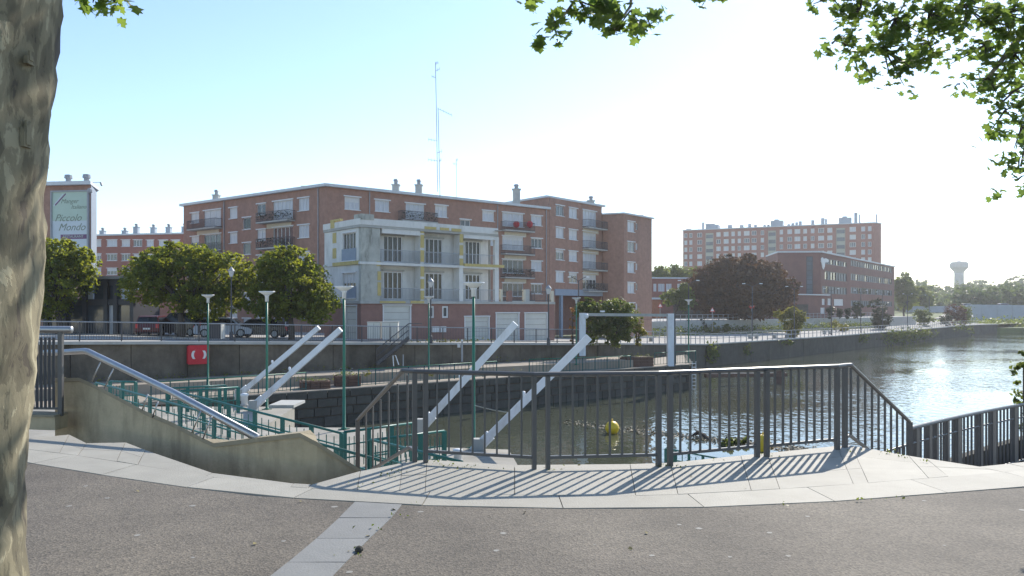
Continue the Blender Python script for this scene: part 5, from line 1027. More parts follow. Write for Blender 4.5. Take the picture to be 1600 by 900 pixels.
# ---- terrace wall and its railing, road bend
tw = thing('terrace_wall', 'grey concrete terrace wall behind the promenade shrubs', 'wall', (38, 131, -2.4)); ftw = Face((15.5, 111), (80, 168.5)); n = 18
for k in range(n): s0, s1 = ftw.L*k/n, ftw.L*(k+1)/n-.05; mb = MB(); ftw.box(mb, s0, s1, -3, -.55, -.3, 0); mb.build('wall_panel', 'concrete', tw)
ter2 = MB(); ter2.prism([ftw.pt(0, 0, -.1)[:2], ftw.pt(ftw.L, 0, -.1)[:2], (100, 190), (60, 200), (18, 135)], -3, -.6); struct(ter2.build('terrace', 'road'))
t = thing('terrace_railing', 'thin grey railing along the terrace wall behind the promenade shrubs', 'railing', (38, 131, -.5))
for dz in (.45, 1.0): MB().bar(ftw.pt(0, -.55+dz, -.1), ftw.pt(ftw.L, -.55+dz, -.1), .07).build('rail', 'grey_metal', t)
for k in range(58): p = ftw.pt(ftw.L*k/58, 0, -.1); MB().box((p[0], p[1], -.05), (.08, .08, 1.05)).build('post', 'grey_metal', t)
strip = MB(); strip.prism([ftw.pt(0, 0, .02)[:2], ftw.pt(ftw.L, 0, .02)[:2], ftw.pt(ftw.L, 0, 2.5)[:2], ftw.pt(0, 0, 2.5)[:2]], -3.0, [-2.5, -2.62, -2.62, -2.5]); struct(strip.build('planting_strip', 'grass'))
rd = MB(); cl = [P(1385, 514, 145), P(1420, 500, 175), P(1455, 490, 230), P(1490, 489, 260), P(1500, 483, 300), P(1470, 478, 340), P(1430, 476.5, 380)]
wd = [6, 7, 8, 9, 9, 10, 12]
for i in range(len(cl)-1):
    a, b = Vector(cl[i]), Vector(cl[i+1]); d = (b-a).normalized(); nn = Vector((d.y, -d.x, 0)).normalized()
    za, zb2 = far_h(a.x, a.y)+.12, far_h(b.x, b.y)+.12
    rd.quad((a.x-nn.x*wd[i]/2, a.y-nn.y*wd[i]/2, za), (a.x+nn.x*wd[i]/2, a.y+nn.y*wd[i]/2, za), (b.x+nn.x*wd[i+1]/2, b.y+nn.y*wd[i+1]/2, zb2), (b.x-nn.x*wd[i+1]/2, b.y-nn.y*wd[i+1]/2, zb2))
struct(rd.build('road', 'quay_paving'))

# ================================================================ STREET LIGHTS, SIGNS, CARS
def double_lamp(label, u, v, Y, half):
    x, y, z = P(u, v, Y); zb = far_h(x, y); t = thing('double_street_light', label, 'street light', (x, y, zb), group='double armed street lights along the promenade')
    MB().tube([(x, y, zb), (x, y, z-.35)], [.09, .055], 8).build('pole', 'iron', t)
    for k in (-1, 1):
        MB().tube([(x, y, z-.4), (x+k*half*.5, y, z-.12), (x+k*half*.82, y, z)], .035, 6).build('arm', 'iron', t); MB().bar((x+k*half*.8, y, z), (x+k*half*1.12, y, z-.02), .16, .10).build('lamp_head', 'lamp_white', t)
for i, (u, v, Y, hw, lb) in enumerate(((904, 432.5, 74, 15, 'double armed street light rising before the brick balconies'), (1076, 438, 84, 15, 'double armed street light at the left edge of the copper beech'), (1175.5, 443, 97, 14, 'double armed street light before the middle of the copper beech'), (1241, 447.5, 108, 12, 'double armed street light right of the copper beech'), (1299, 450.8, 121, 11, 'double armed street light before the left ribbon windows'), (1345, 453.3, 132, 9.5, 'double armed street light before the middle of the ribbon-windowed facade'), (1379, 456, 146, 9, 'double armed street light before the right end of the ribbon-windowed facade'), (1418, 459, 170, 7, 'first double armed street light beyond the ribbon-windowed building'), (1452, 461, 205, 6, 'farthest double armed street light before the woods'))): double_lamp(lb, u, v, Y, hw/F*Y)
def lantern(label, u, v, Y):
    x, y, z = P(u, v, Y); zb = qh(x, y); t = thing('lantern', label, 'lantern', (x, y, zb), group='old lanterns on the far quay')
    MB().lathe([(.14, 0), (.12, .5), (.06, .6), (.045, z-zb-.5)], (x, y, zb), 8).build('pole', 'iron', t); MB().lathe([(.07, -.5), (.10, -.48), (.20, -.12), (.20, -.1)], (x, y, z), 8).build('glass', 'shutter', t); MB().lathe([(.24, -.1), (.18, .0), (.06, .12), (.02, .2)], (x, y, z), 8).build('cap', 'grey_metal', t)
lantern('old lantern in front of the wide left tree crown', 361.5, 421, 51.5); lantern('old lantern in front of the white house beside the distant green lamp', 673, 438, 54); lantern('old lantern before the end of the garage base', 857, 449, 56)
def sign_post(label, u, v, Y, kind):
    x, y, z = P(u, v, Y); zb = -.6; t = thing('road_sign', label, 'road sign', (x, y, zb)); MB().tube([(x, y+.04, zb-1.5), (x, y+.04, z+.2)], .05, 6).build('pole', 'grey_metal', t); r = 4.2/F*Y
    if kind == 0:
        m = MB().lathe([(r, -.02), (r, .02)], (0, 0, 0), 20); m.v = [(x+a, y+c, z+b) for a, b, c in m.v]; m.build('disc', 'sign_red', t); MB().box((x, y-.03, z), (r*1.4, .01, r*.38)).build('bar', 'white_paint', t)
    else:
        for s_, o, mm in ((1, 0, 'sign_red'), (.68, -.012, 'white_paint')): MB().add([(x-r*s_, y+o, z-r*.8*s_), (x+r*s_, y+o, z-r*.8*s_), (x, y+o, z+r*s_)], [(0, 1, 2)]).build('triangle', mm, t)
sign_post('round red no entry sign with a white bar under the copper beech', 1174.5, 478, 128, 0); sign_post('triangular warning sign under the left side of the copper beech', 1113, 484, 118, 1); sign_post('triangular warning sign beside the orange porch', 1031.5, 477, 120, 1)
def make_car(label, paint, x, y, rz, body=0):
    z = qh(x, y)+.02; t = thing('parked_car', label, 'car', (x, y, z), rz, 'cars parked behind the quay railing'); L, Wd, H = ((4.1, 1.72, 1.46), (4.5, 1.85, 1.75), (4.4, 1.76, 1.42), (4.2, 1.75, 2.0))[body]
    def pr(ks, w0, w1, zsplit=None):
        mb = MB(); n = len(ks); vs = []
        for sgn in (-1, 1):
            for (a, b, inn) in ks: vs.append((a, sgn*(w0 if not inn else w1)/2, b))
        fs = [tuple(range(n))[::-1] if False else tuple(range(n)), tuple(range(n, 2*n))[::-1]]+[(i, n+i, n+(i+1) % n, (i+1) % n) for i in range(n)]
        mb.add(vs, fs); return mb
    h = L/2; sh = H*.58
    low_ = [(-h, .32, 0), (-h-.02, .6, 0), (-h+.08, sh, 0), (-h*.3, sh+.05, 0), (h*.42, sh+.02, 0), (h*.9, sh-.14, 0), (h, sh-.3, 0), (h+.02, .38, 0), (h-.1, .24, 0), (-h+.1, .24, 0)]
    bmesh_ = pr(low_, Wd, Wd); o = bmesh_.build('body', 'car_'+paint, t); o.location = (0, 0, 0); o.data = None or o.data
    off = Vector((x, y, z))
    def fix(mb, nm, m, par=None, smooth=False): return link(nm, mb.mesh(nm, m, (0, 0, 0), smooth), par or t)
    bpy.data.objects.remove(o); b_ = fix(bmesh_, 'body', 'car_'+paint)
    tail = -h+.12 if body in (0, 1, 3) else -h+.65
    cab = [(tail, sh, 0), (tail+.18, H-.06, 1), (tail+.5, H, 1), (h*.12, H, 1), (h*.30, H-.05, 1), (h*.62, sh, 0)]; fix(pr(cab, Wd*.96, Wd*.76), 'roof', 'car_'+paint)
    gl_ = [(tail+.12, sh+.04, 0), (tail+.26, H-.12, 1), (h*.26, H-.12, 1), (h*.52, sh+.04, 0)]; fix(pr(gl_, Wd*.985, Wd*.80), 'side_window', 'glass_dark')
    fix(MB().add([(h*.645, -Wd*.42, sh+.03), (h*.645, Wd*.42, sh+.03), (h*.335, Wd*.36, H-.07), (h*.335, -Wd*.36, H-.07)], [(0, 1, 2, 3)]), 'windscreen', 'glass_dark'); fix(MB().add([(tail-.015, -Wd*.42, sh+.05), (tail-.015, Wd*.42, sh+.05), (tail+.155, Wd*.36, H-.1), (tail+.155, -Wd*.36, H-.1)], [(3, 2, 1, 0)]), 'rear_window', 'glass_dark')
    for sx in (-h*.62, h*.62):
        for sy in (-1, 1):
            m = MB().lathe([(.31, -.1), (.33, -.06), (.33, .06), (.31, .1)], (0, 0, 0), 16); m.v = [(sx+a, sy*(Wd/2-.09)+c, .32+b) for a, b, c in m.v]; w = fix(m, 'wheel', 'tyre'); m = MB().lathe([(.06, -.02), (.21, -.015), (.21, .015), (.06, .02)], (0, 0, 0), 14); m.v = [(sx+a, sy*(Wd/2+.015)+c, .32+b) for a, b, c in m.v]; fix(m, 'rim', 'grey_metal', w)
    for sy in (-1, 1):
        fix(MB().box((h-.02, sy*Wd*.36, sh-.30), (.1, .34, .16)), 'headlight', 'shutter'); fix(MB().box((-h+.03, sy*Wd*.41, sh-.14), (.1, .2, .3)), 'taillight', 'sign_red')
    fix(MB().box((-h-.03, 0, .52), (.03, .5, .12)), 'number_plate', 'white_paint')
    return t
def carx(u, Y): return (u-800)/F*Y
make_car('dark red car with pale blue rear window leftmost behind the quay railing', 'red', carx(242, 58), 58, R(100)); make_car('dark blue estate car behind the trunk of the wide left tree', 'black', carx(288, 57.5), 57.5, R(160), 1); make_car('pale blue van with its roof showing behind the wide left tree', 'blue', carx(306, 62), 62, R(120), 3); make_car('silver-blue hatchback right of the square bin kiosk', 'silver', carx(352, 57), 57, R(8)); make_car('black car right of the silver-blue hatchback behind the railing', 'black', carx(408, 57.5), 57.5, R(176), 2)
for lb, u, v, Y, pt in (('white car crossing the left end of the far bridge', 1512, 474, 250, 'white'), ('white car crossing the right part of the far bridge', 1569, 476, 246, 'silver')):
    x, y, z = P(u, v, Y); t = make_car(lb, pt, x, y, R(3)); t.location.z = 1.35; t['group'] = 'cars on the far bridge'
# benches and bush planters on the promenade
for lb, u, v, Y, w in (('low grey concrete bench left of the yellow-green planter shrub', 1177, 529.5, 100, 2.0), ('long low concrete bench under the yellow-green planter shrub', 1220, 528, 101, 4.0), ('low concrete bench right of the yellow-green planter shrub', 1293, 521.5, 118, 2.4), ('low concrete bench beside the conifers at the right portal post', 1007, 531, 87, 3.2), ('low concrete bench between the two round bushes', 1415, 514, 143, 3.0)):
    Y = Y*1.063; x, y, _ = P(u, v, Y); z = qh(x, y); t = thing('bench', lb, 'bench', (x, y, z), group='concrete benches on the promenade'); MB().box((x, y, z+.52), (w, .6, .16), .6).build('seat', 'concrete', t)
    for k in (-.35, .35): MB().box((x+w*k*.82, y+w*k*.56, z+.2), (.25, .5, .48), .6).build('support', 'concrete', t)

# ================================================================ TREES AND SHRUBS
def blob(u, v, ru, rv, Y, dr=None): x, y, z = P(u, v, Y); return (x, y, z, ru/F*Y, (dr or ru)/F*Y, rv/F*Y)
gT = 'round green trees on the far quay'
tree('lime_tree', 'round green tree just right of the plane trunk', 'tree', (P(92, 530, 56)[0], 56, -.35), 2.2, .2, [blob(100, 430, 42, 44, 56), blob(70, 455, 40, 45, 56), blob(120, 415, 28, 28, 56), blob(85, 395, 30, 24, 56)], 15000, .24, 'leaf_lime', gT, .17)
tree('lime_tree', 'widest green tree with a spreading crown above the parked cars', 'tree', (P(283, 530, 55.5)[0], 55.5, -.45), 2.2, .23, [blob(285, 440, 62, 46, 55.5, 50), blob(235, 440, 45, 38, 55.5), blob(345, 430, 48, 40, 55.5), blob(285, 408, 55, 28, 55.5), blob(240, 415, 36, 26, 55.5), blob(330, 470, 44, 30, 55.5), blob(380, 435, 24, 26, 55.5)], 26000, .24, 'leaf_lime', gT, .16)
tree('lime_tree', 'dark green tree beside the left face of the white house', 'tree', (P(455, 530, 55)[0], 55, -.65), 2.0, .2, [blob(455, 450, 58, 46, 55, 50), blob(448, 418, 48, 32, 55), blob(490, 470, 36, 34, 55), blob(420, 470, 38, 32, 55)], 21000, .24, 'leaf_lime', gT, .17)
tree('copper_beech', 'big dark copper beech with a broad reddish crown', 'tree', (P(1150, 500, 134)[0], 134, -1.0), 3.5, .5, [blob(1150, 445, 62, 42, 134), blob(1110, 462, 40, 34, 134), blob(1200, 455, 42, 36, 134), blob(1150, 420, 46, 22, 134), blob(1185, 430, 40, 24, 134), blob(1105, 440, 30, 26, 134), blob(1225, 462, 18, 28, 134), blob(1160, 478, 66, 22, 134)], 46000, .46, 'leaf_beech', None, .15)
gS = 'shrubs on the promenade'
def sh(name, label, u, vb, Y, blobs, n, size, m, grp=gS, clump=.3, zb=None):
    if Y > 95 and zb is None: Y *= 1.063; blobs = [tuple(q*1.063 if k != 2 else EYE+(q-EYE)*1.063 for k, q in enumerate(b)) for b in blobs]
    x, y, _ = P(u, vb, Y); z = far_h(x, y) if zb is None else zb; return shrub(name, label, (x, y, z), blobs, n, size, m, grp, clump)
sh('conifer', 'rounded green conifer shrub behind the portal crossbar', 963, 520, 62, [blob(965, 482, 24, 16, 62), blob(972, 497, 24, 22, 62), blob(950, 500, 22, 18, 62), blob(965, 514, 28, 13, 62), blob(940, 512, 16, 12, 62)], 8000, .22, 'leaf_shrub')
sh('conifer', 'green shrub with orange tips left of the portal conifer', 918, 520, 62.5, [blob(920, 478, 20, 7, 62.5), blob(905, 487, 12, 8, 62.5), blob(930, 488, 16, 12, 62.5), blob(919, 470, 6, 8, 62.5), blob(925, 505, 14, 14, 62.5)], 4200, .2, 'leaf_shrub')
sh('shrub', 'small orange leaved shrub left of the portal post', 895, 510, 61.5, [blob(894, 487, 5, 5, 61.5)], 350, .16, 'leaf_autumn')
sh('shrub', 'pale loose shrub right of the portal conifer', 995, 525, 63, [blob(993, 502, 10, 16, 63), blob(1000, 512, 10, 10, 63)], 1100, .2, 'leaf_gold')
sh('shrub', 'bright yellow-green spreading shrub in a promenade planter', 1237, 523, 104, [blob(1237, 498, 18, 14, 104), blob(1222, 492, 12, 8, 104), blob(1254, 495, 12, 9, 104), blob(1238, 486, 12, 7, 104), blob(1238, 513, 14, 10, 104)], 5200, .3, 'leaf_gold', clump=.26)
sh('shrub', 'round dark clipped bush right of the yellow-green shrub', 1377, 513, 141, [blob(1377, 500, 15, 13, 141)], 3200, .3, 'leaf_dark', clump=.2)
sh('shrub', 'round grey-green bush by the road bend', 1445, 506, 165, [blob(1445, 495, 15, 11, 165), blob(1437, 491, 9, 8, 165)], 2600, .34, 'leaf_shrub', clump=.22)
sh('shrub', 'reddish brown bush near the end of the quay', 1491, 505, 172, [blob(1491, 488, 16, 13, 172), blob(1498, 492, 12, 11, 172)], 2800, .36, 'leaf_copper', clump=.22)
sh('shrub', 'small round bush left of the reddish brown bush', 1478, 507, 168, [blob(1478, 497, 9, 7, 168)], 1200, .3, 'leaf_dark')
sh('shrub', 'green bush behind the reddish brown bush', 1508, 500, 178, [blob(1508, 488, 9, 11, 178)], 1400, .36, 'leaf_shrub')
for u, v, r, lb, m in ((1075.5, 508, 8, 'clipped dark bush left of its twin beside the portal', 'leaf_dark'), (1097, 506, 9, 'larger clipped dark bush, second from the portal', 'leaf_dark'), (1117, 511, 7, 'low pale bush right of the clipped dark pair', 'leaf_gold'), (1136, 512, 6, 'small dark bush third right of the portal', 'leaf_shrub')): sh('shrub', lb, u, 520, 118, [blob(u, v, r, r*1.05, 118)], 900, .26, m, 'clipped bushes along the terrace wall', .2)
for u, v, r, lb in ((1298, 486, 6, 'dark bush before the white annex window'), (1312, 487, 4.5, 'small pointed dark bush right of the white annex window'), (1325, 487, 4.5, 'second small pointed dark bush along the ribbon facade'), (1340, 481, 9, 'broad dark bush along the ribbon facade'), (1371, 481, 13, 'widest dark bush at the right end of the ribbon facade')): sh('shrub', lb, u, 494, 150, [blob(u, v, r, r*1.1, 150)], 900, .36, 'leaf_dark', 'dark bushes before the ribbon-windowed building', .22, -.6)
sh('shrub', 'low pink and green flowering bush left of the round clipped bush', 1308, 516, 128, [blob(1304, 508, 8, 8, 128), blob(1318, 512, 8, 5, 128)], 1200, .26, 'leaf_gold')
# ivy along the bank wall and greenery at the terrace wall foot
ip = []
for u, v, n, su, sv in ((1395, 526, 500, 10, 5), (1418, 524, 500, 12, 5), (1345, 528, 120, 4, 4), (1440, 521, 300, 10, 4), (1500, 512, 160, 8, 3), (1108, 551, 220, 5, 7), (1163, 545, 60, 3, 4), (1225, 535, 80, 6, 2), (1522, 517, 260, 6, 3)):
    for _ in range(n):
        uu, vv = u+rng.normal()*su, v+rng.normal()*sv; k = (uu-800)/F; Y = 63.2/(1-1.1*k) if uu < 1518 else 196; Y = min(Y, 202); ip.append((k*Y+.25, Y-.35-abs(rng.normal())*.2, EYE-(vv-480)/F*Y))
V, Fc = leaves(np.array(ip), .34, .2); stuff(tag(link('ivy', raw_mesh('ivy', V, Fc, 'leaf_shrub')), 'green ivy tufts hanging over the far bank wall', 'ivy'))
ip = np.array([(*ftw.pt(rng.uniform(0, ftw.L), 0, rng.uniform(.3, 2.0))[:2], -2.3+abs(rng.normal())*.45) for _ in range(2600)]); V, Fc = leaves(ip, .32); stuff(tag(link('border_plants', raw_mesh('border_plants', V, Fc, 'leaf_shrub')), 'green border plants at the foot of the terrace wall', 'plants'))
ip = np.array([(*Fw.pt(rng.uniform(0, Fw.L), 0, .1+abs(rng.normal())*.3)[:2], -2.5+abs(rng.normal())*.16) for _ in range(500)]+[Fw.pt(rng.normal(36, 2.0), wq(36)+.12+abs(rng.normal())*.09, .1) for _ in range(260)]+[P(rng.normal(u, 3), 588-abs(rng.normal())*4, edge_at(u)+1) for u in (673, 797, 800, 812, 575) for _ in range(40)]); V, Fc = leaves(ip, .12); stuff(tag(link('wall_weeds', raw_mesh('wall_weeds', V, Fc, 'leaf_gold')), 'yellow-green weeds along the foot and top of the retaining wall', 'weeds'))
# shrub at the right edge of the platform
x, y, _ = P(1605, 640, 14.2); shrub('shrub', 'sparse dark shrub rising behind the landing railing at the right edge', (x, y, -1.2), [blob(1606, 600, 24, 34, 14.2), blob(1620, 640, 30, 34, 14.2), blob(1600, 570, 12, 22, 14.2), blob(1640, 590, 32, 50, 14.4)], 1500, .075, 'leaf_shrub', None, .26)
# light trees behind the low building, trees beyond the ribbon building
for i, (u, v, ru, rv, Y, lb) in enumerate(((1030, 432, 16, 18, 185, 'pale green tree rising behind the low building, leftmost'), (1052, 430, 16, 18, 188, 'pale green tree behind the low building, middle one'), (1076, 432, 16, 18, 186, 'pale green tree behind the low building, touching the copper beech'))):
    tree('tree', lb, 'tree', (P(u, 0, Y)[0], Y, -1), 4, .25, [blob(u, v, ru, rv*.9, Y), blob(u-8, v+8, ru*.7, rv*.6, Y), blob(u+7, v+6, ru*.7, rv*.6, Y)], 5200, .55, 'leaf_light', 'pale trees behind the low building', .24)
tree('tree', 'green tree filling in left of the copper beech', 'tree', (P(1050, 0, 128)[0], 128, -1), 2, .2, [blob(1052, 466, 18, 12, 128), blob(1070, 470, 14, 14, 128), blob(1068, 455, 10, 14, 128)], 3600, .42, 'leaf_shrub')
for u, v, ru, rv, Y, lb in ((1412, 456, 16, 28, 235, 'tall light green tree just right of the ribbon-windowed building'), (1440, 464, 14, 16, 250, 'lower light green tree right of the tall one')): tree('tree', lb, 'tree', (P(u, 0, Y)[0], Y, far_h(P(u, 0, Y)[0], Y)), 4, .3, [blob(u, v, ru, rv, Y), blob(u+6, v+8, ru*.9, rv*.7, Y), blob(u-4, v-8, ru*.6, rv*.5, Y)], 5200, .75, 'leaf_light', 'light trees by the road bend', .24)
# distant woods: one mass
wp = []; wn = []
for k in range(330):
    u = rng.uniform(1385, 1900); Y = rng.uniform(300, 560); top = 441+6*math.sin(u*.021+1)+3*math.sin(u*.09)+(10-abs(u-1580)*.06 if u > 1500 else 0)*-.9+ (560-Y)*.055; top = max(top, 430)
    r = rng.uniform(9, 17)*400/Y/1.35; b = blob(u, top+r*.8, r*1.15, r, Y); pos, d = crown_pos([b, blob(u, top+r*2.2, r*1.5, r*1.5, Y)], 330, .26, 22, .75); wp.append(pos); wn.append(d)
for k in range(40):
    u = rng.uniform(1500, 1800); Y = rng.uniform(262, 290); b = blob(u, 462+rng.uniform(-4, 8), 20, 14, Y); pos, d = crown_pos([b], 420, .26, 22, .7); wp.append(pos); wn.append(d)
for k in range(90):
    u = rng.uniform(-300, 1100); Y = rng.uniform(420, 600); b = blob(u, 468, 16, 12, Y); pos, d = crown_pos([b], 160, .26, 22, .7); wp.append(pos); wn.append(d)
wp = np.concatenate(wp); wn = np.concatenate(wn); V, Fc = leaves(wp, 1.5, .4, wn); stuff(tag(link('woods', raw_mesh('woods', V, Fc, 'leaf_far')), 'distant green woods covering the low hill under the water tower', 'woods'))
# bank under the bridge
ip = np.array([(rng.uniform(122, 165), rng.uniform(205, 226), -3.6+abs(rng.normal())*1.0) for _ in range(2600)]); V, Fc = leaves(ip, .7); stuff(tag(link('bank_scrub', raw_mesh('bank_scrub', V, Fc, 'leaf_shrub')), 'rough green scrub on the bank below the far bridge', 'scrub'))
sp = MB(); sp.prism([(118, 198), (175, 196), (190, 230), (120, 230)], -6, -3.7); struct(sp.build('spit', 'grass'))

# ================================================================ PLANE TREES
def plane_leaf_mesh(k):
    mb = MB(); lob = [(0, -.10), (.17, -.30), (.30, -.14), (.52, .02), (.33, .14), (.36, .42), (.15, .34), (0, .62), (-.15, .34), (-.36, .42), (-.33, .14), (-.52, .02), (-.30, -.14), (-.17, -.30)]
    r = random.Random(k); cv = r.uniform(.2, .6); vs = [(x*(1+r.uniform(-.1, .1)), y*(1+r.uniform(-.1, .1)), -cv*(x*x+.5*y*y)*.6) for x, y in lob]; vs.append((0, .05, .04)); n = len(lob)
    mb.add(vs, [(i, (i+1) % n, n) for i in range(n)]); mb.tube([(0, -.10, 0), (.02, -.32, -.05), (.03, -.5, -.02)], .012, 4, False); return mb.mesh('leaf', 'leaf_plane')
PLM = [plane_leaf_mesh(k) for k in range(6)]
def bough(parent, pts, r0, r1): MB().tube(pts, [r0+(r1-r0)*i/(len(pts)-1) for i in range(len(pts))], 7).build('branch', 'bark_plane', parent, True)
def plane_leaves(parent, cl, nleaf, size, nobj):
    """leaves round twig clusters: the largest are single parts, the rest one mass"""
    pos = []
    for (u, v, r, Y, n) in cl:
        c = np.array(P(u, v, Y)); R_ = r/F*Y; m = max(1, n//7); sub = c+rng.normal(size=(m, 3))*R_*np.array([.5, .5, .5]); 
        pos.append(np.repeat(sub, 7, 0)+rng.normal(size=(m*7, 3))*max(.065, R_*.16))
        tw = MB()
        for s_ in sub[:: 2]: tw.tube([tuple(c+np.array([0, 0, R_*.3])), tuple((c+s_)/2+np.array([0, 0, .03])), tuple(s_)], [.012, .008, .004], 4)
        if tw.v: tw.build('twig', 'bark_far', parent)
    pos = np.concatenate(pos); rng.shuffle(pos); o = wloc(parent)
    for p in pos[:nobj]:
        l = link('leaf', PLM[rng.integers(6)], parent, Vector(p)-o); s_ = size*rng.uniform(.75, 1.35); l.scale = (s_, s_, s_); l.rotation_euler = (rng.normal()*.6+.5, rng.normal()*.6, rng.uniform(0, 6.28))
    rest = pos[nobj:]
    if len(rest):
        base = np.array([v.co[:] for v in PLM[0].vertices])[:15]; n = len(rest); e = rng.normal(size=(n, 3)); a = rng.normal(size=(n, 3))*.7+np.array([0, -.3, 1.0]); a /= np.linalg.norm(a, axis=1)[:, None]; b = np.cross(a, e); b /= np.linalg.norm(b, axis=1)[:, None]; c = np.cross(a, b); sz = size*rng.uniform(.7, 1.35, (n, 1, 1))
        V = (rest[:, None, :]+sz*(base[None, :, 0:1]*b[:, None, :]+base[None, :, 1:2]*c[:, None, :]+base[None, :, 2:3]*a[:, None, :])).reshape(-1, 3)-np.array(o)
        fc = np.array([(i, (i+1) % 14, 14) for i in range(14)]); Fc = (np.arange(n)[:, None, None]*15+fc[None]).reshape(-1, 3); stuff(link('foliage', raw_mesh('foliage', V, Fc, 'leaf_plane'), parent))
# right hand tree: trunk outside the frame, boughs reaching in
pr_ = thing('plane_tree', 'overhanging plane tree boughs with lobed leaves at the top right', 'tree', (8.2, 4.2, 0))
MB().tube([(8.2, 4.2, -.2), (8.1, 4.3, 1.5), (7.9, 4.6, 3.5), (7.3, 5.2, 5.4)], [.42, .34, .3, .24], 14).build('trunk', 'bark_plane', pr_, True)
bough(pr_, [(7.4, 5.1, 5.0), (6.6, 6.6, 5.4), (5.6, 7.6, 5.5), P(1380, -12, 8.1)], .13, .03); bough(pr_, [(7.7, 4.8, 4.0), (7.0, 6.6, 4.8), P(1600, 50, 8.5), P(1545, 120, 8.2)], .10, .02); bough(pr_, [(7.3, 5.2, 5.4), (5.4, 7.0, 6.6), (3, 8.4, 6.4), P(960, -45, 9.0)], .12, .03); bough(pr_, [P(960, -45, 9), P(905, -8, 8.6), P(862, 50, 8.3)], .03, .008); bough(pr_, [P(990, -40, 9), P(985, 10, 8.8), P(960, 45, 8.6)], .025, .008); bough(pr_, [P(1610, 90, 8.5), P(1612, 180, 8.4), P(1595, 260, 8.3)], .04, .012)
cl = [(905, 12, 36, 8.5, 63), (868, 40, 20, 8.3, 21), (850, 62, 14, 8.2, 13), (870, 66, 12, 8.2, 10), (955, 22, 24, 8.6, 31), (985, 25, 28, 8.6, 42), (962, 48, 14, 8.6, 15), (1010, 30, 16, 8.7, 13), (1030, 18, 9, 8.7, 9), (822, 4, 8, 8.6, 4), (1092, 0, 8, 9, 7), (1126, -4, 6, 9, 6),
      (1300, 4, 22, 7.99, 33), (1345, 22, 34, 7.99, 91), (1400, 40, 42, 8.14, 158), (1452, 30, 42, 8.14, 150), (1380, 85, 40, 7.99, 125), (1320, 78, 26, 7.84, 45), (1420, 95, 24, 8.07, 41), (1350, 110, 16, 7.92, 22), (1300, 72, 14, 7.84, 14), (1410, 112, 10, 7.99, 9), (1450, 75, 26, 8.14, 50), (1510, 20, 40, 8.29, 133), (1570, 30, 46, 8.36, 175), (1540, 80, 34, 8.29, 100), (1585, 95, 36, 8.36, 125), (1545, 130, 26, 8.21, 58), (1500, 135, 12, 8.14, 13), (1585, 150, 28, 8.29, 75), (1570, 180, 24, 8.29, 50), (1595, 210, 24, 8.29, 50), (1562, 205, 14, 8.21, 16), (1592, 255, 20, 8.29, 36), (1575, 262, 12, 8.29, 11), (1590, 285, 14, 8.29, 17), (1566, 301, 10, 8.29, 9), (1625, 120, 34, 8.5, 74), (1625, 230, 26, 8.5, 43), (1460, -40, 90, 8.14, 217), (1350, -40, 50, 7.99, 75), (1680, 10, 60, 8.2, 150), (1770, 20, 70, 8.3, 170), (1700, -80, 70, 8.2, 150), (1850, -30, 80, 8.2, 170), (1690, 90, 40, 8.3, 80)]
nA = sum(max(1, c[4]//7)*7 for c in cl[:12])
plane_leaves(pr_, cl[:12], 0, .135, 150); plane_leaves(pr_, cl[12:], 0, .092, 150)
# left hand tree: big trunk close to the viewer
pl = thing('plane_tree', 'thick mottled plane tree trunk standing close at the left edge', 'tree', (-2.62, 3.4, 0)); mb = MB(); n = 40; zs = np.linspace(-.15, 4.6, 64); vs = []
prof = [(-.15, -2.07), (.43, -2.135), (.7, -2.15), (1.1, -2.10), (1.5, -2.06), (1.9, -2.045), (2.16, -2.05), (2.3, -2.025), (2.6, -2.015), (2.95, -1.995), (4.6, -1.85)]
prf = np.interp(zs, [p[0] for p in prof], [p[1]*3.4/3.4 for p in prof])
for i, z in enumerate(zs):
    for k in range(n):
        a = 2*math.pi*k/n; r = .43+.012*math.sin(a*3+z*2.1)+.010*math.sin(a*7-z*5)+.006*math.sin(a*13+z*17)+.007*rng.normal(); cx_ = prf[i]-.53; vs.append((cx_+r*math.cos(a), 3.4+r*math.sin(a), z))
mb.add(vs, [(i*n+k, i*n+(k+1) % n, (i+1)*n+(k+1) % n, (i+1)*n+k) for i in range(len(zs)-1) for k in range(n)]); mb.build('trunk', 'bark_plane', pl, True)
for (u, v, w, h) in ((80, 215, 7, 30), (91, 95, 6, 12)): p = P(u, v, 3.36); p = (np.interp(p[2], zs, prf)-.105, p[1], p[2]); MB().box(p, (.018, .05, h/F*3.4)).box((p[0]+.008, p[1], p[2]+.02), (.01, .03, h/F*4.2)).build('bark_flake', 'bark_plane', pl)
for i in range(26):
    a = rng.uniform(3.6, 5.9); z = rng.uniform(.4, 3.2); cx_ = np.interp(z, zs, prf)-.53; r = .432; w = rng.uniform(.03, .08); h = rng.uniform(.06, .2); q = MB(); pts = []
    for j in range(8): th = j/8*6.283; pts.append((cx_+(r+.006)*math.cos(a+w/r*math.cos(th)*.9), 3.4+(r+.006)*math.sin(a+w/r*math.cos(th)*.9), z+h*.5*math.sin(th)*(1+.25*math.sin(3*th))))
    c_ = (cx_+(r+.014)*math.cos(a), 3.4+(r+.014)*math.sin(a), z); q.add(pts+[c_], [(j, (j+1) % 8, 8) for j in range(8)]); q.build('bark_flake', 'bark_plane', pl)
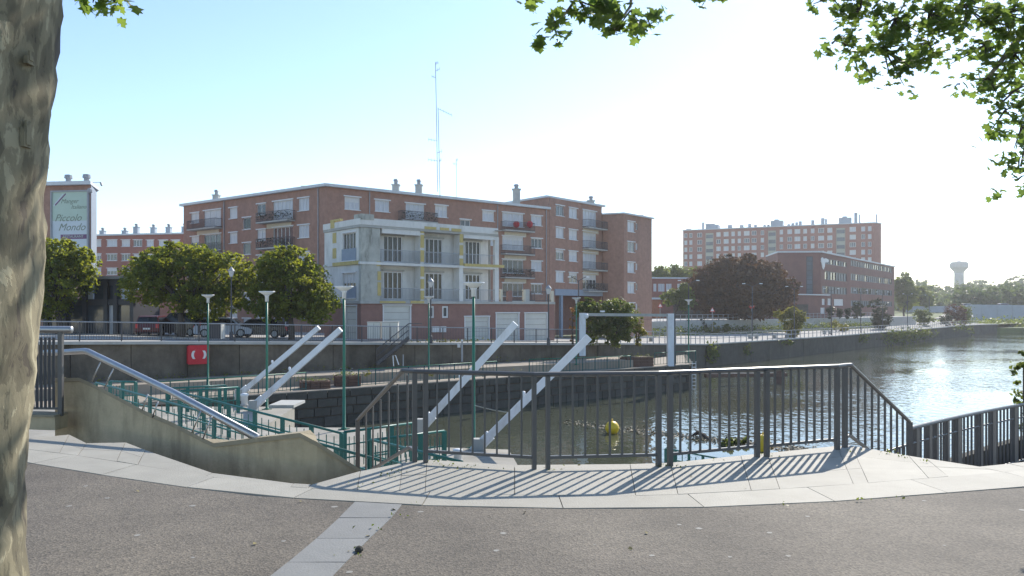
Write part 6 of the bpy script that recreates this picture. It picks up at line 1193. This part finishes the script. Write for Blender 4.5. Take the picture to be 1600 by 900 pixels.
bough(pl, [(-2.15, 3.4, 4.4), (-1.6, 4.2, 5.6), (-2.2, 5.6, 6.6), (-2.8, 7.2, 7.6)], .26, .06); bough(pl, [(-2.3, 3.4, 4.4), (-3.4, 3.2, 6), (-5, 3.4, 7.5)], .26, .08); bough(pl, [(-1.9, 3.8, 5.1), (-.6, 4.4, 6.4), (1.0, 4.8, 7.6)], .14, .04); bough(pl, [(-2.2, 5.6, 6.6), (-3.0, 6.6, 5.4), P(150, -15, 6.5)], .05, .012)
plane_leaves(pl, [(148, 2, 14, 6.5, 14), (178, 6, 12, 6.5, 14), (120, -14, 14, 6.5, 12), (190, -10, 16, 6.6, 14)], 0, .11, 54)
kp = lambda p: (p[:, 2] > 1.75+.47*p[:, 1]) & (p[:, 2] > 3.6)
blobs = [(0.1, 7.6, 6.3, 2.0, 1.8, 1.1), (-0.6, 6.6, 6.2, 1.8, 1.6, 1.1), (1.2, 9.3, 8.0, 2.0, 1.6, 1.0), (-1.6, 5.2, 6.6, 2.6, 2.2, 1.7), (-3.6, 4.2, 7.2, 2.6, 2.4, 1.9), (0.2, 5.2, 7.4, 2.2, 2.0, 1.6), (-1.5, 6.6, 7.8, 2.6, 2.2, 1.7), (-2.2, 3.0, 8.2, 3.2, 3, 2)]  # crown out of view, its foremost blobs added to shade the trunk
f = foliage('foliage', blobs, 14000, .19, 'leaf_plane', pl, .24, .3, kp); stuff(f)

# ================================================================ AIR
HAZE = 0.0003
if HAZE:
    hz = MB().box((100, 420, 30.0), (1500, 1000, 79.0)).build('haze', 'joint'); m = bpy.data.materials.new('haze'); m.use_nodes = True; n = m.node_tree.nodes; n.clear(); o = n.new('ShaderNodeOutputMaterial'); pv2 = n.new('ShaderNodeVolumePrincipled'); pv2.inputs['Color'].default_value = (.93, .95, 1, 1); pv2.inputs['Density'].default_value = HAZE; pv2.inputs['Anisotropy'].default_value = .55; m.node_tree.links.new(pv2.outputs[0], o.inputs['Volume'])
    hz.data.materials.clear(); hz.data.materials.append(m); stuff(hz)
